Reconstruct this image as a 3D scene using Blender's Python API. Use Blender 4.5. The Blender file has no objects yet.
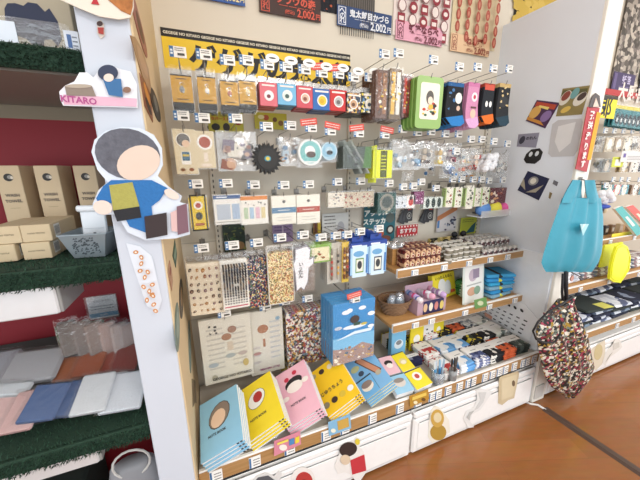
import bpy, math, random
from mathutils import Vector, Matrix
random.seed(7)
R = math.radians
COL = bpy.context.scene.collection
# ------------------------------------------------------------------ camera
F, PITCH, YAW, ROLL, H = 290.0, R(13.6), R(21.6), R(-.61), 1.4
fw = Vector((math.sin(YAW)*math.cos(PITCH), math.cos(YAW)*math.cos(PITCH), -math.sin(PITCH)))
rt = Vector((math.cos(YAW), -math.sin(YAW), 0)); up = rt.cross(fw)
rt, up = rt*math.cos(ROLL)+up*math.sin(ROLL), up*math.cos(ROLL)-rt*math.sin(ROLL)
cam = bpy.data.objects.new('camera', bpy.data.cameras.new('camera')); COL.objects.link(cam)
cam.data.sensor_width = 36; cam.data.lens = F/640*36; cam.data.clip_start = .02
m = Matrix((rt, up, -fw)).transposed().to_4x4(); m.translation = (0, 0, H); cam.matrix_world = m
bpy.context.scene.camera = cam
def ray(px, py): return fw*F + rt*(px-320) - up*(py-240)
def P(px, py, Y): d = ray(px, py); d *= Y/d.y; return Vector((d.x, d.y, d.z+H))
def PX(px, py, X): d = ray(px, py); d *= X/d.x; return Vector((d.x, d.y, d.z+H))
def PZ(px, py, Z): d = ray(px, py); d *= (Z-H)/d.z; return Vector((d.x, d.y, Z))
def PK(px, py, z0, k, y0=.95):      # point on the sloping plane z = z0 + k (y - y0)
    d = ray(px, py); t = (z0-k*y0-H)/(d.z-k*d.y); return Vector((d.x*t, d.y*t, H+d.z*t))
# ------------------------------------------------------------------ layout (metres)
D, FR = 1.42, .92            # back wall, front of the gondola
XL, XLO, XR, XRO = -.115, -.222, 1.74, 1.85
# ------------------------------------------------------------------ materials
MC = {}
def lin(c):
    c = c.lstrip('#'); v = [int(c[i:i+2], 16)/255 for i in (0, 2, 4)]
    return tuple(x/12.92 if x <= .04045 else ((x+.055)/1.055)**2.4 for x in v)+(1,)
def new(name):
    m = bpy.data.materials.new(name); m.use_nodes = True; n = m.node_tree.nodes
    return m, n, m.node_tree.links, n['Principled BSDF']
def M(c, rough=.55, metal=0, kind='', emit=0):
    k = (c, rough, metal, kind, emit)
    if k in MC: return MC[k]
    m, n, l, b = new('paint_'+c.strip('#')+kind)
    b.inputs['Base Color'].default_value = lin(c); b.inputs['Roughness'].default_value = rough; b.inputs['Metallic'].default_value = metal
    if emit: b.inputs['Emission Color'].default_value = lin(c); b.inputs['Emission Strength'].default_value = emit
    tc = n.new('ShaderNodeTexCoord'); no = n.new('ShaderNodeTexNoise'); l.new(tc.outputs['Object'], no.inputs['Vector'])
    no.inputs['Scale'].default_value = {'cloth': 160, 'fur': 90, 'turf': 220, 'wall': 6}.get(kind, 30)
    if kind in ('cloth', 'fur', 'turf', 'wall', 'leather'):
        bp = n.new('ShaderNodeBump'); bp.inputs['Strength'].default_value = {'wall': .05, 'fur': .9}.get(kind, .4); bp.inputs['Distance'].default_value = .003
        l.new(no.outputs['Fac'], bp.inputs['Height']); l.new(bp.outputs['Normal'], b.inputs['Normal'])
    mx = n.new('ShaderNodeMix'); mx.data_type = 'RGBA'; l.new(no.outputs['Fac'], mx.inputs['Factor'])
    amt = {'fur': .45, 'turf': .5, 'cloth': .12, 'wall': .03}.get(kind, .04)
    base = lin(c); mx.inputs['A'].default_value = tuple(x*(1-amt) for x in base[:3])+(1,); mx.inputs['B'].default_value = tuple(min(1, x*(1+amt)) for x in base[:3])+(1,)
    l.new(mx.outputs['Result'], b.inputs['Base Color'])
    MC[k] = m; return m
def PAT(name, cols, scale, rough=.6, fine=0, bump=0):     # printed pattern: cells of several colours
    k = ('pat', name)
    if k in MC: return MC[k]
    m, n, l, b = new('print_'+name); b.inputs['Roughness'].default_value = rough
    tc = n.new('ShaderNodeTexCoord'); v = n.new('ShaderNodeTexVoronoi'); v.inputs['Scale'].default_value = scale
    if fine:
        no = n.new('ShaderNodeTexNoise'); no.inputs['Scale'].default_value = scale*1.5; l.new(tc.outputs['Object'], no.inputs['Vector'])
        va = n.new('ShaderNodeVectorMath'); va.operation = 'MULTIPLY_ADD'; l.new(no.outputs['Color'], va.inputs[0]); va.inputs[1].default_value = (fine/scale,)*3
        l.new(tc.outputs['Object'], va.inputs[2]); l.new(va.outputs[0], v.inputs['Vector'])
    else: l.new(tc.outputs['Object'], v.inputs['Vector'])
    sp = n.new('ShaderNodeSeparateColor'); l.new(v.outputs['Color'], sp.inputs['Color'])
    cr = n.new('ShaderNodeValToRGB'); cr.color_ramp.interpolation = 'CONSTANT'; l.new(sp.outputs['Red'], cr.inputs['Fac'])
    e = cr.color_ramp.elements
    while len(e) < len(cols): e.new(.5)
    for i, c in enumerate(cols): e[i].position = i/len(cols); e[i].color = lin(c)
    l.new(cr.outputs['Color'], b.inputs['Base Color'])
    MC[k] = m; return m
def CLEAR(tint='#ffffff', gl=.1, op=.06):
    k = ('clear', tint, gl, op)
    if k in MC: return MC[k]
    m, n, l, b = new('clear_plastic'); n.remove(b); o = n['Material Output']
    t = n.new('ShaderNodeBsdfTransparent'); t.inputs['Color'].default_value = lin(tint)
    g = n.new('ShaderNodeBsdfGlossy'); g.inputs['Roughness'].default_value = .12
    d = n.new('ShaderNodeBsdfDiffuse'); d.inputs['Color'].default_value = lin('#f4f4f2')
    m1 = n.new('ShaderNodeMixShader'); m2 = n.new('ShaderNodeMixShader')
    no = n.new('ShaderNodeTexNoise'); no.inputs['Scale'].default_value = 45; tc = n.new('ShaderNodeTexCoord'); l.new(tc.outputs['Object'], no.inputs['Vector'])
    bp = n.new('ShaderNodeBump'); bp.inputs['Strength'].default_value = .6; bp.inputs['Distance'].default_value = .004
    l.new(no.outputs['Fac'], bp.inputs['Height']); l.new(bp.outputs['Normal'], g.inputs['Normal'])
    m1.inputs[0].default_value = gl; l.new(t.outputs[0], m1.inputs[1]); l.new(g.outputs[0], m1.inputs[2])
    m2.inputs[0].default_value = op; l.new(m1.outputs[0], m2.inputs[1]); l.new(d.outputs[0], m2.inputs[2]); l.new(m2.outputs[0], o.inputs['Surface'])
    MC[k] = m; return m
def FLOORM():
    m, n, l, b = new('brown_wood_floor')
    tc = n.new('ShaderNodeTexCoord'); mp = n.new('ShaderNodeMapping'); mp.inputs['Rotation'].default_value = (0, 0, R(20))
    l.new(tc.outputs['Object'], mp.inputs['Vector'])
    br = n.new('ShaderNodeTexBrick'); br.inputs['Scale'].default_value = 1; br.inputs['Brick Width'].default_value = .9; br.inputs['Row Height'].default_value = .11
    br.inputs['Mortar Size'].default_value = .0012; br.inputs['Color1'].default_value = lin('#a0663a'); br.inputs['Color2'].default_value = lin('#945c32'); br.inputs['Mortar'].default_value = lin('#8f5a33')
    l.new(mp.outputs['Vector'], br.inputs['Vector'])
    no = n.new('ShaderNodeTexNoise'); no.inputs['Scale'].default_value = 9; no.inputs['Detail'].default_value = 6
    mp2 = n.new('ShaderNodeMapping'); mp2.inputs['Scale'].default_value = (1, 6, 1); l.new(mp.outputs['Vector'], mp2.inputs['Vector']); l.new(mp2.outputs['Vector'], no.inputs['Vector'])
    mx = n.new('ShaderNodeMix'); mx.data_type = 'RGBA'; mx.blend_type = 'MULTIPLY'; mx.inputs['Factor'].default_value = .35
    l.new(br.outputs['Color'], mx.inputs['A']); l.new(no.outputs['Color'], mx.inputs['B']); l.new(mx.outputs['Result'], b.inputs['Base Color'])
    b.inputs['Roughness'].default_value = .15; bp = n.new('ShaderNodeBump'); bp.inputs['Strength'].default_value = .12; bp.inputs['Distance'].default_value = .01
    n2 = n.new('ShaderNodeTexNoise'); n2.inputs['Scale'].default_value = 14; l.new(tc.outputs['Object'], n2.inputs['Vector']); l.new(n2.outputs['Fac'], bp.inputs['Height']); l.new(bp.outputs['Normal'], b.inputs['Normal'])
    return m
def WOOD(c='#c3935a', c2='#a97b45'):
    k = ('wood', c)
    if k in MC: return MC[k]
    m, n, l, b = new('light_wood'); tc = n.new('ShaderNodeTexCoord'); mp = n.new('ShaderNodeMapping'); mp.inputs['Scale'].default_value = (3, 40, 60)
    no = n.new('ShaderNodeTexNoise'); no.inputs['Scale'].default_value = 2; no.inputs['Detail'].default_value = 5
    l.new(tc.outputs['Object'], mp.inputs['Vector']); l.new(mp.outputs['Vector'], no.inputs['Vector'])
    cr = n.new('ShaderNodeValToRGB'); cr.color_ramp.elements[0].color = lin(c2); cr.color_ramp.elements[1].color = lin(c); cr.color_ramp.elements[0].position = .3; cr.color_ramp.elements[1].position = .65
    l.new(no.outputs['Fac'], cr.inputs['Fac']); l.new(cr.outputs['Color'], b.inputs['Base Color']); b.inputs['Roughness'].default_value = .45
    MC[k] = m; return m
# ------------------------------------------------------------------ mesh builder
TX = {}
def textmesh(s, bold=0):
    if (s, bold) in TX: return TX[(s, bold)]
    cu = bpy.data.curves.new('t', 'FONT'); cu.body = s; cu.size = 1; cu.resolution_u = 2; cu.offset = bold; cu.align_x = 'CENTER'; cu.align_y = 'CENTER'
    o = bpy.data.objects.new('t', cu); COL.objects.link(o)
    me = bpy.data.meshes.new_from_object(o.evaluated_get(bpy.context.evaluated_depsgraph_get()))
    r = ([v.co.copy() for v in me.vertices], [tuple(p.vertices) for p in me.polygons])
    bpy.data.objects.remove(o); bpy.data.curves.remove(cu); bpy.data.meshes.remove(me)
    TX[(s, bold)] = r; return r
class MB:
    def __init__(s): s.v, s.f, s.mi, s.mats, s.X, s.sm = [], [], [], [], None, False
    def add(s, vs, fs, mat):
        if isinstance(mat, str): mat = M(mat)
        if mat not in s.mats: s.mats.append(mat)
        k = s.mats.index(mat); o = len(s.v)
        for v in vs:
            v = Vector(v); s.v.append(s.X @ v if s.X else v)
        for f in fs: s.f.append([i+o for i in f]); s.mi.append(k)
        return s
    def box(s, x0, x1, y0, y1, z0, z1, mat):
        v = [(x, y, z) for x in (x0, x1) for y in (y0, y1) for z in (z0, z1)]
        return s.add(v, [(0, 1, 3, 2), (4, 6, 7, 5), (0, 4, 5, 1), (2, 3, 7, 6), (0, 2, 6, 4), (1, 5, 7, 3)], mat)
    def rbox(s, x0, x1, y0, y1, z0, z1, mat, b=.004):    # box with bevelled edges
        b = min(b, (x1-x0)/2.2, (y1-y0)/2.2, (z1-z0)/2.2)
        L = []
        for (z, i) in ((z0, b), (z0+b, 0), (z1-b, 0), (z1, b)):
            for (x, y) in ((x0+i+b, y0+i), (x1-i-b, y0+i), (x1-i, y0+i+b), (x1-i, y1-i-b), (x1-i-b, y1-i), (x0+i+b, y1-i), (x0+i, y1-i-b), (x0+i, y0+i+b)): L.append((x, y, z))
        fs = [tuple(range(7, -1, -1)), tuple(range(24, 32))]
        for r in range(3):
            for k in range(8): fs.append((r*8+k, r*8+(k+1) % 8, r*8+8+(k+1) % 8, r*8+8+k))
        return s.add(L, fs, mat)
    def prism(s, pts, y0, y1, mat, side=None):          # outline in x,z extruded in y, front at y0
        n = len(pts); v = [(x, y0, z) for x, z in pts]+[(x, y1, z) for x, z in pts]
        s.add(v, [tuple(range(n)), tuple(range(2*n-1, n-1, -1))], mat)
        return s.add(v, [(i, i+n, (i+1) % n+n, (i+1) % n) for i in range(n)], side or mat)
    def flat(s, pts, y, mat): return s.add([(x, y, z) for x, z in pts], [tuple(range(len(pts)))], mat)
    def tube(s, pts, r, mat, n=6, closed=False):
        pts = [Vector(p) for p in pts]; vs = []; fs = []; prev = None
        for i, p in enumerate(pts):
            a = pts[max(0, i-1)]; b = pts[min(len(pts)-1, i+1)]; t = (b-a).normalized()
            u = prev if prev and abs(prev.dot(t)) < .9 else (Vector((0, 0, 1)) if abs(t.z) < .9 else Vector((1, 0, 0)))
            u = (u-t*u.dot(t)).normalized(); w = t.cross(u); prev = u
            rr = r[i] if isinstance(r, (list, tuple)) else r
            for k in range(n): q = 2*math.pi*k/n; vs.append(p+u*math.cos(q)*rr+w*math.sin(q)*rr)
        for i in range(len(pts)-1):
            for k in range(n): fs.append((i*n+k, i*n+(k+1) % n, i*n+n+(k+1) % n, i*n+n+k))
        fs += [tuple(range(n-1, -1, -1)), tuple(range((len(pts)-1)*n, len(pts)*n))]
        return s.add(vs, fs, mat)
    def lathe(s, prof, c, mat, n=16, sx=1, sy=1):
        vs = [(c[0]+r*math.cos(2*math.pi*k/n)*sx, c[1]+r*math.sin(2*math.pi*k/n)*sy, c[2]+z) for r, z in prof for k in range(n)]
        fs = [(i*n+k, i*n+(k+1) % n, i*n+n+(k+1) % n, i*n+n+k) for i in range(len(prof)-1) for k in range(n)]
        fs += [tuple(range(n-1, -1, -1)), tuple(range((len(prof)-1)*n, len(prof)*n))]
        return s.add(vs, fs, mat)
    def blob(s, c, r, mat, n=8):
        pr = [(math.sin(math.pi*i/n)*1.0, -math.cos(math.pi*i/n)) for i in range(n+1)]
        pr = [(max(a, .02)*r[0], b*r[2]) for a, b in pr]
        return s.lathe(pr, c, mat, 10, 1, r[1]/r[0])
    def text(s, t, x, z, size, y, mat, rot=0, bold=0, sx=1):
        v, f = textmesh(t, bold); c, q = math.cos(rot), math.sin(rot)
        return s.add([(x+(p.x*sx*c-p.y*q)*size, y, z+(p.x*sx*q+p.y*c)*size) for p in v], f, mat)
    def build(s, name, parent=None, loc=None, rot=None, smooth=False):
        me = bpy.data.meshes.new(name); me.from_pydata([tuple(v) for v in s.v], [], s.f)
        for mt in s.mats: me.materials.append(mt)
        me.polygons.foreach_set('material_index', s.mi)
        if smooth or s.sm: me.polygons.foreach_set('use_smooth', [True]*len(me.polygons))
        me.update(); o = bpy.data.objects.new(name, me); COL.objects.link(o)
        if parent: o.parent = parent
        if loc is not None: o.location = loc
        if rot is not None: o.rotation_euler = rot
        return o
# ------------------------------------------------------------------ printed marks: u right, v up in 0..1, sizes in card widths
def ell(n=14): return [(math.cos(2*math.pi*k/n), math.sin(2*math.pi*k/n)) for k in range(n)]
def dec(mb, x0, z0, w, h, y, L, step=.0004):
    for i, d in enumerate(L):
        yy = y-step*(i+1); k = d[0]
        if k == 'R':
            _, u, v, a, b, c = d[:6]; r = d[6] if len(d) > 6 else 0; cx, cz = x0+u*w, z0+v*h; co, si = math.cos(r), math.sin(r)
            mb.flat([(cx+p*co*w-q*si*w, cz+p*si*w+q*co*w) for p, q in ((-a/2, -b/2), (a/2, -b/2), (a/2, b/2), (-a/2, b/2))], yy, c)
        elif k == 'E':
            _, u, v, a, b, c = d[:6]; r = d[6] if len(d) > 6 else 0; cx, cz = x0+u*w, z0+v*h; co, si = math.cos(r), math.sin(r)
            mb.flat([(cx+p*a*co*w-q*b*si*w, cz+p*a*si*w+q*b*co*w) for p, q in ell()], yy, c)
        elif k == 'T':
            _, t, u, v, sz, c = d[:6]; r = d[6] if len(d) > 6 else 0; bo = d[7] if len(d) > 7 else .02; sx = d[8] if len(d) > 8 else 1
            mb.text(t, x0+u*w, z0+v*h, sz*w, yy, c, r, bo, sx)
        elif k == 'G': mb.flat([(x0+u*w, z0+v*h) for u, v in d[1]], yy, d[2])
        elif k == 'S':     # scattered small shapes: n, u0, v0, u1, v1, size, colours
            _, n, u0, v0, u1, v1, sz, cols = d
            for j in range(n):
                u, v = random.uniform(u0, u1), random.uniform(v0, v1); c = random.choice(cols); ss = sz*random.uniform(.5, 1.2)
                cx, cz = x0+u*w, z0+v*h; a0 = random.random()*6; nn = random.choice((3, 4, 5, 6)); q = random.uniform(.5, 1)
                mb.flat([(cx+math.cos(a0+2*math.pi*t/nn)*ss*w, cz+math.sin(a0+2*math.pi*t/nn)*ss*w*q) for t in range(nn)], yy-.0002*random.random(), c)
        elif k == 'L':     # ruled lines of small print: n, u0, v0, u1, v1, colour
            _, n, u0, v0, u1, v1, c = d
            for j in range(n):
                v = v0+(v1-v0)*(j+.5)/n; hh = (v1-v0)/n*.32*h; a = u0; 
                while a < u1-.02:
                    b = min(u1, a+random.uniform(.05, .16)*(u1-u0)*1.6); mb.flat([(x0+a*w, z0+v*h-hh/2), (x0+b*w, z0+v*h-hh/2), (x0+b*w, z0+v*h+hh/2), (x0+a*w, z0+v*h+hh/2)], yy, c); a = b+.03*(u1-u0)
        elif k == 'B':     # barcode
            _, u, v, a, b, c = d
            for j in range(9):
                xx = x0+(u-a/2+a*j/9)*w; mb.flat([(xx, z0+(v*h-b*w/2)), (xx+a*w/16, z0+(v*h-b*w/2)), (xx+a*w/16, z0+v*h+b*w/2), (xx, z0+v*h+b*w/2)], yy, c)
# ------------------------------------------------------------------ things
def tagp(o, label, cat, group=None):
    o['label'] = label; o['category'] = cat
    if group: o['group'] = group
    return o
def thing(name, label, cat, loc=(0, 0, 0), rot=(0, 0, 0), group=None):
    o = bpy.data.objects.new(name, None); COL.objects.link(o); o.empty_display_size = .02; o.location = loc; o.rotation_euler = rot
    return tagp(o, label, cat, group)
def struct(name, mb, label=None):
    o = mb.build(name); o['kind'] = 'structure'
    if label: o['label'] = label
    return o
def dup(root, loc, label, group, rot=None):
    r = root.copy(); COL.objects.link(r); r.location = loc; r['label'] = label; r['group'] = group
    if rot is not None: r.rotation_euler = rot
    for ch in list(root.children):
        c = ch.copy(); COL.objects.link(c); c.parent = r
        for g in list(ch.children):
            d = g.copy(); COL.objects.link(d); d.parent = c
    return r
def mk(name, label, cat, parts, loc, rot=(0, 0, 0), group=None):   # parts: [(name, MB[, label])], one part = a single mesh
    if len(parts) == 1:
        return tagp(parts[0][1].build(name, None, loc, rot), label, cat, group)
    t = thing(name, label, cat, loc, rot, group)
    for p in parts:
        o = p[1].build(p[0], t)
        if len(p) > 2: o['label'] = p[2]
    return t
# ================================================================== the setting
mb = MB(); mb.add([(-3, -2.6, 0), (6, -2.6, 0), (6, 1.6, 0), (-3, 1.6, 0), (-3, -2.6, -.05), (6, -2.6, -.05), (6, 1.6, -.05), (-3, 1.6, -.05)], [(0, 1, 2, 3), (4, 7, 6, 5), (0, 4, 5, 1), (1, 5, 6, 2), (2, 6, 7, 3), (3, 7, 4, 0)], FLOORM())
struct('floor', mb)
struct('ceiling', MB().box(-3, 6, -2.6, 1.6, 2.75, 2.85, M('#ece8e0', .8, kind='wall')))
struct('wall_back', MB().box(-1.6, 6, D, D+.12, 0, 2.75, M('#dcd2c0', .75, kind='wall')))
struct('wall_left', MB().rbox(XLO, XL-.004, .87, D, 0, 2.33, M('#ccd1da', .6, kind='wall'), .003).box(XL-.004, XL, .872, D, 0, 2.33, M('#d8bf97', .65, kind='wall')))  # tan skin on the inner face: warm lamplight put into its colour
struct('wall_right', MB().box(XR, XR+.06, .924, D, 0, 2.215, M('#e0e4ea', .6, kind='wall')).box(XR+.06, XRO, .92, D, 0, 2.215, M('#e0e4ea', .6, kind='wall')).rbox(XR, XRO, .908, .926, 0, 2.216, M('#ece7dc', .5), .003))
mb = MB().box(XL, XR, D-.008, D, .3, 1.80, M('#d4cdbf', .6, kind='wall'))
for z in (.7, 1.08, 1.45): mb.box(XL, XR, D-.0095, D-.008, z, z+.002, '#a8a39a')
struct('trim_1', mb)
def upright(name, x, x1=None):
    mb = MB().box(x-.012, x+.012, D-.022, D-.008, .3, 1.8, M('#cbc4b6', .5))
    z = .35
    while z < 1.78:
        mb.box(x-.0025, x+.0025, D-.0226, D-.022, z, z+.012, '#3a3835'); z += .025
    struct(name, mb)
upright('trim_2', P(211, 160, D).x); upright('trim_3', P(348, 160, D).x); upright('trim_4', XR-.05)
struct('trim_5', MB().box(XR-.008, XR, .93, D-.01, .345, .93, M('#e9ecef', .35)))
# red back panel of the left bay
struct('trim_6', MB().box(-1.6, XLO, 1.36, D, 0, 1.58, M('#8a1020', .6, kind='wall')).box(-1.6, XLO, 1.36, D, 1.58, 2.4, M('#8f8470', .7, kind='wall')))
# ---- cabinets under the display, each a thing
WHT = M('#f3f1ee', .35)
def cabinet(x0, x1, y1, label, z=.262, f=FR):
    t = thing('drawer_cabinet', label, 'cabinet', ((x0+x1)/2, f, 0), group=None)
    w = (x1-x0)/2
    MB().box(-w, w, .012, y1-f, 0, z, WHT).build('carcass', t)
    b = MB().rbox(-w+.004, w-.004, -.008, .012, .012, z-.045, WHT, .008); b.rbox(-w+.03, w-.03, -.012, -.006, .035, z-.07, WHT, .004)
    d = b.build('drawer_front', t)
    MB().rbox(-w+.003, w-.003, -.012, .012, z-.04, z-.004, WHT, .007).build('drawer_pull_rail', d)
    return t
cabinet(XL+.004, .832, 1.40, 'white drawer cabinet under the leaning notebooks, nearest the left white panel')
cabinet(.838, XR-.015, 1.40, 'white drawer cabinet under the folded hand towels')
cabinet(XRO+.01, 3.6, 1.40, 'white drawer cabinet under the dark folded shirts at right edge')
# ---- shelves with price rails
def shelf(x0, x1, yf, yb, z, label, zr=.035, n=0, surf=None, rail=True, name='display_shelf', zu=.018, holder='#f0eee9'):
    t = thing(name, label, 'shelf', ((x0+x1)/2, yf, z)); w = (x1-x0)/2
    MB().rbox(-w, w, .006, yb-yf, -zu, 0, surf or WHT, .002).build('shelf_board', t)
    if rail:
        r = MB().rbox(-w, w, -.006, .008, -zr, .012, M(holder, .3), .002); r.box(-w, w, -.0075, -.006, -zr+.004, .006, WOOD('#b48c5c', '#a27a4a')); rr = r.build('price_rail', t)
        if n:
            for i in range(n):
                xx = -w+2*w*(i+.5+random.uniform(-.25, .25))/n; tw = .022
                b = MB().rbox(xx-tw, xx+tw, -.0105, -.0076, -zr+.004, .0, M('#f6f5f0', .3), .001); b.flat([(xx-tw+.001, -zr+.006), (xx-tw+.008, -zr+.006), (xx-tw+.008, -.002), (xx-tw+.001, -.002)], -.0108, '#3f6f9e')
                dec(b, xx-tw+.014, -zr+.006, .028, zr-.01, -.0105, [('L', 3, .05, .1, .95, .9, '#55524e')]); b.build('price_label', rr)
    return t
GREYTOP = M('#bdb6ab', .35)
shelf(XL+.003, .834, FR, D-.03, .345, 'long bottom display shelf carrying the leaning notebooks', .055, 7, GREYTOP)
shelf(.836, XR-.01, FR, D-.03, .345, 'bottom display shelf carrying rows of folded hand towels', .055, 15, GREYTOP)
shelf(.80, XR-.01, 1.065, D-.01, .645, 'middle wooden shelf with wicker basket and pastel box', .035, 5, WOOD('#c99a62', '#b5864e'))
shelf(.835, XR-.01, 1.10, D-.01, .915, 'upper wooden shelf with dark red boxes and small jars', .035, 5, WOOD('#c99a62', '#b5864e'))
struct('gap_shade', MB().box(XL+.003, XR-.01, FR+.01, FR+.03, .262, .30, M('#1b1a19', .6)))  # black strip painted in for the shaded gap below the price rails
# right bay shelves
a = P(606, 241, 1.08); b = P(640, 272, 1.0)
shelf(XRO+.005, 3.6, 1.12, D-.01, P(620, 238, 1.12).z, 'short wooden shelf in the right bay below the teal book', .035, 5, WOOD('#c99a62', '#b5864e'))
shelf(XRO+.005, 3.6, 1.02, D-.01, P(610, 279, 1.02).z, 'wooden shelf in the right bay carrying the neon yellow pouch', .035, 6, WOOD('#c99a62', '#b5864e'))
shelf(XRO+.005, 3.6, FR, D-.03, P(618, 322, FR).z, 'bottom shelf in the right bay carrying dark folded shirts', .04, 7, GREYTOP)
# left bay: turf covered shelves
def turf_shelf(x0, x1, yf, yb, z, label, seed, bracket=True, cover=.028):
    rnd = random.Random(seed); t = thing('turf_shelf', label, 'shelf', ((x0+x1)/2, yf, z)); w = (x1-x0)/2; d = yb-yf
    MB().box(-w, w, .02, d, -.05, -.012, M('#8c857b', .4, .2)).build('shelf_board', t)
    g = M('#1f3a2a', .9, kind='turf'); g2 = M('#1b3325', .9); g3 = M('#2c4d38', .9)
    b = MB().rbox(-w, w, 0, d, -.012, 0, g, .004).rbox(-w, w, -.008, .012, -cover-.02, 0, g, .005)
    for i in range(9000):
        x = rnd.uniform(-w, w)
        if rnd.random() < .55: p = Vector((x, -.008, rnd.uniform(-cover-.022, 0))); nn = Vector((0, -1, -.15))
        else: p = Vector((x, rnd.uniform(0, d*.5), 0)); nn = Vector((0, 0, 1))
        q = Vector((rnd.uniform(-1, 1), rnd.uniform(-1, 1), rnd.uniform(-1, 1)))*.6; tip = p+(nn+q).normalized()*rnd.uniform(.007, .013); s = Vector((rnd.uniform(-1, 1), rnd.uniform(-.4, .4), rnd.uniform(-.6, .6))).normalized()*.0016
        b.add([p-s, p+s, tip], [(0, 1, 2)], rnd.choice((g, g2, g3)))
    b.build('turf_cover', t)
    return t
turf_shelf(-1.3, XLO-.008, .90, 1.355, 1.672, 'top shelf covered in green artificial turf, left bay', 1)
turf_shelf(-1.3, XLO-.008, .90, 1.355, 1.165, 'middle turf shelf carrying cardboard towel boxes', 2)
turf_shelf(-1.3, XLO-.008, .90, 1.355, .635, 'lowest turf shelf carrying bagged towels', 3)
for (pa, z, zz, lab) in (((57, 300), 1.112, .085, 'white metal channel under the middle turf shelf'), ((97, 452), .582, .07, 'white metal channel under the lowest turf shelf')):  # plain metal channels under the shelf boards, no lamp in them
    xe = P(pa[0], pa[1], .93).x
    mk('metal_channel', lab, 'shelf channel', [('housing', MB().rbox(-1.25-xe, 0, 0, .16, -zz, 0, M('#e6e7e8', .25, .3), .004)), ('end_cap', MB().rbox(0, .008, .004, .156, -zz+.003, -.003, M('#9a9894', .4), .002))], (xe, .93, z-.0))
# floor cable cover and cable
a, b = PZ(545, 409, 0), PZ(642, 474, 0); d = (b-a).normalized(); n = Vector((-d.y, d.x, 0)); b2 = b+d*.5
mbx = MB(); L = []
for p in (a, b2):
    for o, z in ((-.026, 0), (-.014, .011), (.014, .011), (.026, 0)): L.append(p+n*o+Vector((0, 0, z)))
mbx.add(L, [(0, 1, 5, 4), (1, 2, 6, 5), (2, 3, 7, 6), (0, 4, 7, 3), (3, 2, 1, 0), (4, 5, 6, 7)], M('#4d3a30', .4)); tagp(mbx.build('cable_cover'), 'dark brown cable cover strip running across the wood floor', 'cable cover')
pts = [PZ(x, y, .006) for x, y in ((526, 402), (531, 404), (538, 405), (546, 410))]
tagp(MB().tube(pts, .006, M('#e8e4dd', .4), 8).build('cable', smooth=True), 'white cable leaving the cabinet corner into the brown floor cover', 'cable')
# ceiling lights
def lamp(x, y, power, col, label, sx=.55, sy=.55, z=2.72):
    t = thing('ceiling_light', label, 'lamp', (x, y, z))
    MB().rbox(-sx/2-.03, sx/2+.03, -sy/2-.03, sy/2+.03, 0, .03, WHT, .004).build('lamp_frame', t)
    L = bpy.data.lights.new('lamp_light', 'AREA'); L.shape = 'RECTANGLE'; L.size = sx; L.size_y = sy; L.energy = power; L.color = col
    o = bpy.data.objects.new('lamp_light', L); COL.objects.link(o); o.parent = t; o.location = (0, 0, -.004)
def mirror(px, py, zc):
    d = ray(px, py); t = -H/d.z; g = Vector((d.x*t, d.y*t, 0)); s = zc/(-d.z); return g+Vector((d.x*s, d.y*s, zc))
WC, NC, CC = (1, .88, .74), (1, .985, .96), (.84, .92, 1)
lamp(.35, .55, 5, WC, 'square ceiling light above the yellow banner wall', .3, .3)
lamp(1.2, .35, 5, NC, 'square ceiling light above the sock hooks', .4, .4)
lamp(2.6, .2, 16, NC, 'square ceiling light above the right bay', .4, .4)
lamp(-.5, -.5, 7, CC, 'cool square ceiling light above the left bay aisle', .5, .5)
lamp(.8, -1.5, 70, NC, 'square ceiling light behind the viewer', .7, .7)
lamp(3.2, -1.4, 75, NC, 'square ceiling light over the aisle far right', .7, .7)
g = mirror(606, 412, 2.72); lamp(g.x, g.y, 30, NC, 'square ceiling light mirrored in the glossy floor', .3, .3) if g.y > -2.4 and g.y < .8 else print('MIRROR', g)
w = bpy.data.worlds.new('World'); bpy.context.scene.world = w; w.use_nodes = True
w.node_tree.nodes['Background'].inputs[0].default_value = (.9, .955, 1, 1); w.node_tree.nodes['Background'].inputs[1].default_value = 3.3
sc = bpy.context.scene; sc.view_settings.view_transform = 'Standard'; sc.view_settings.look = 'None'; sc.view_settings.gamma = 1; sc.view_settings.exposure = -.82
sc.cycles.use_denoising = True; sc.cycles.transparent_max_bounces = 24; sc.cycles.max_bounces = 8
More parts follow.
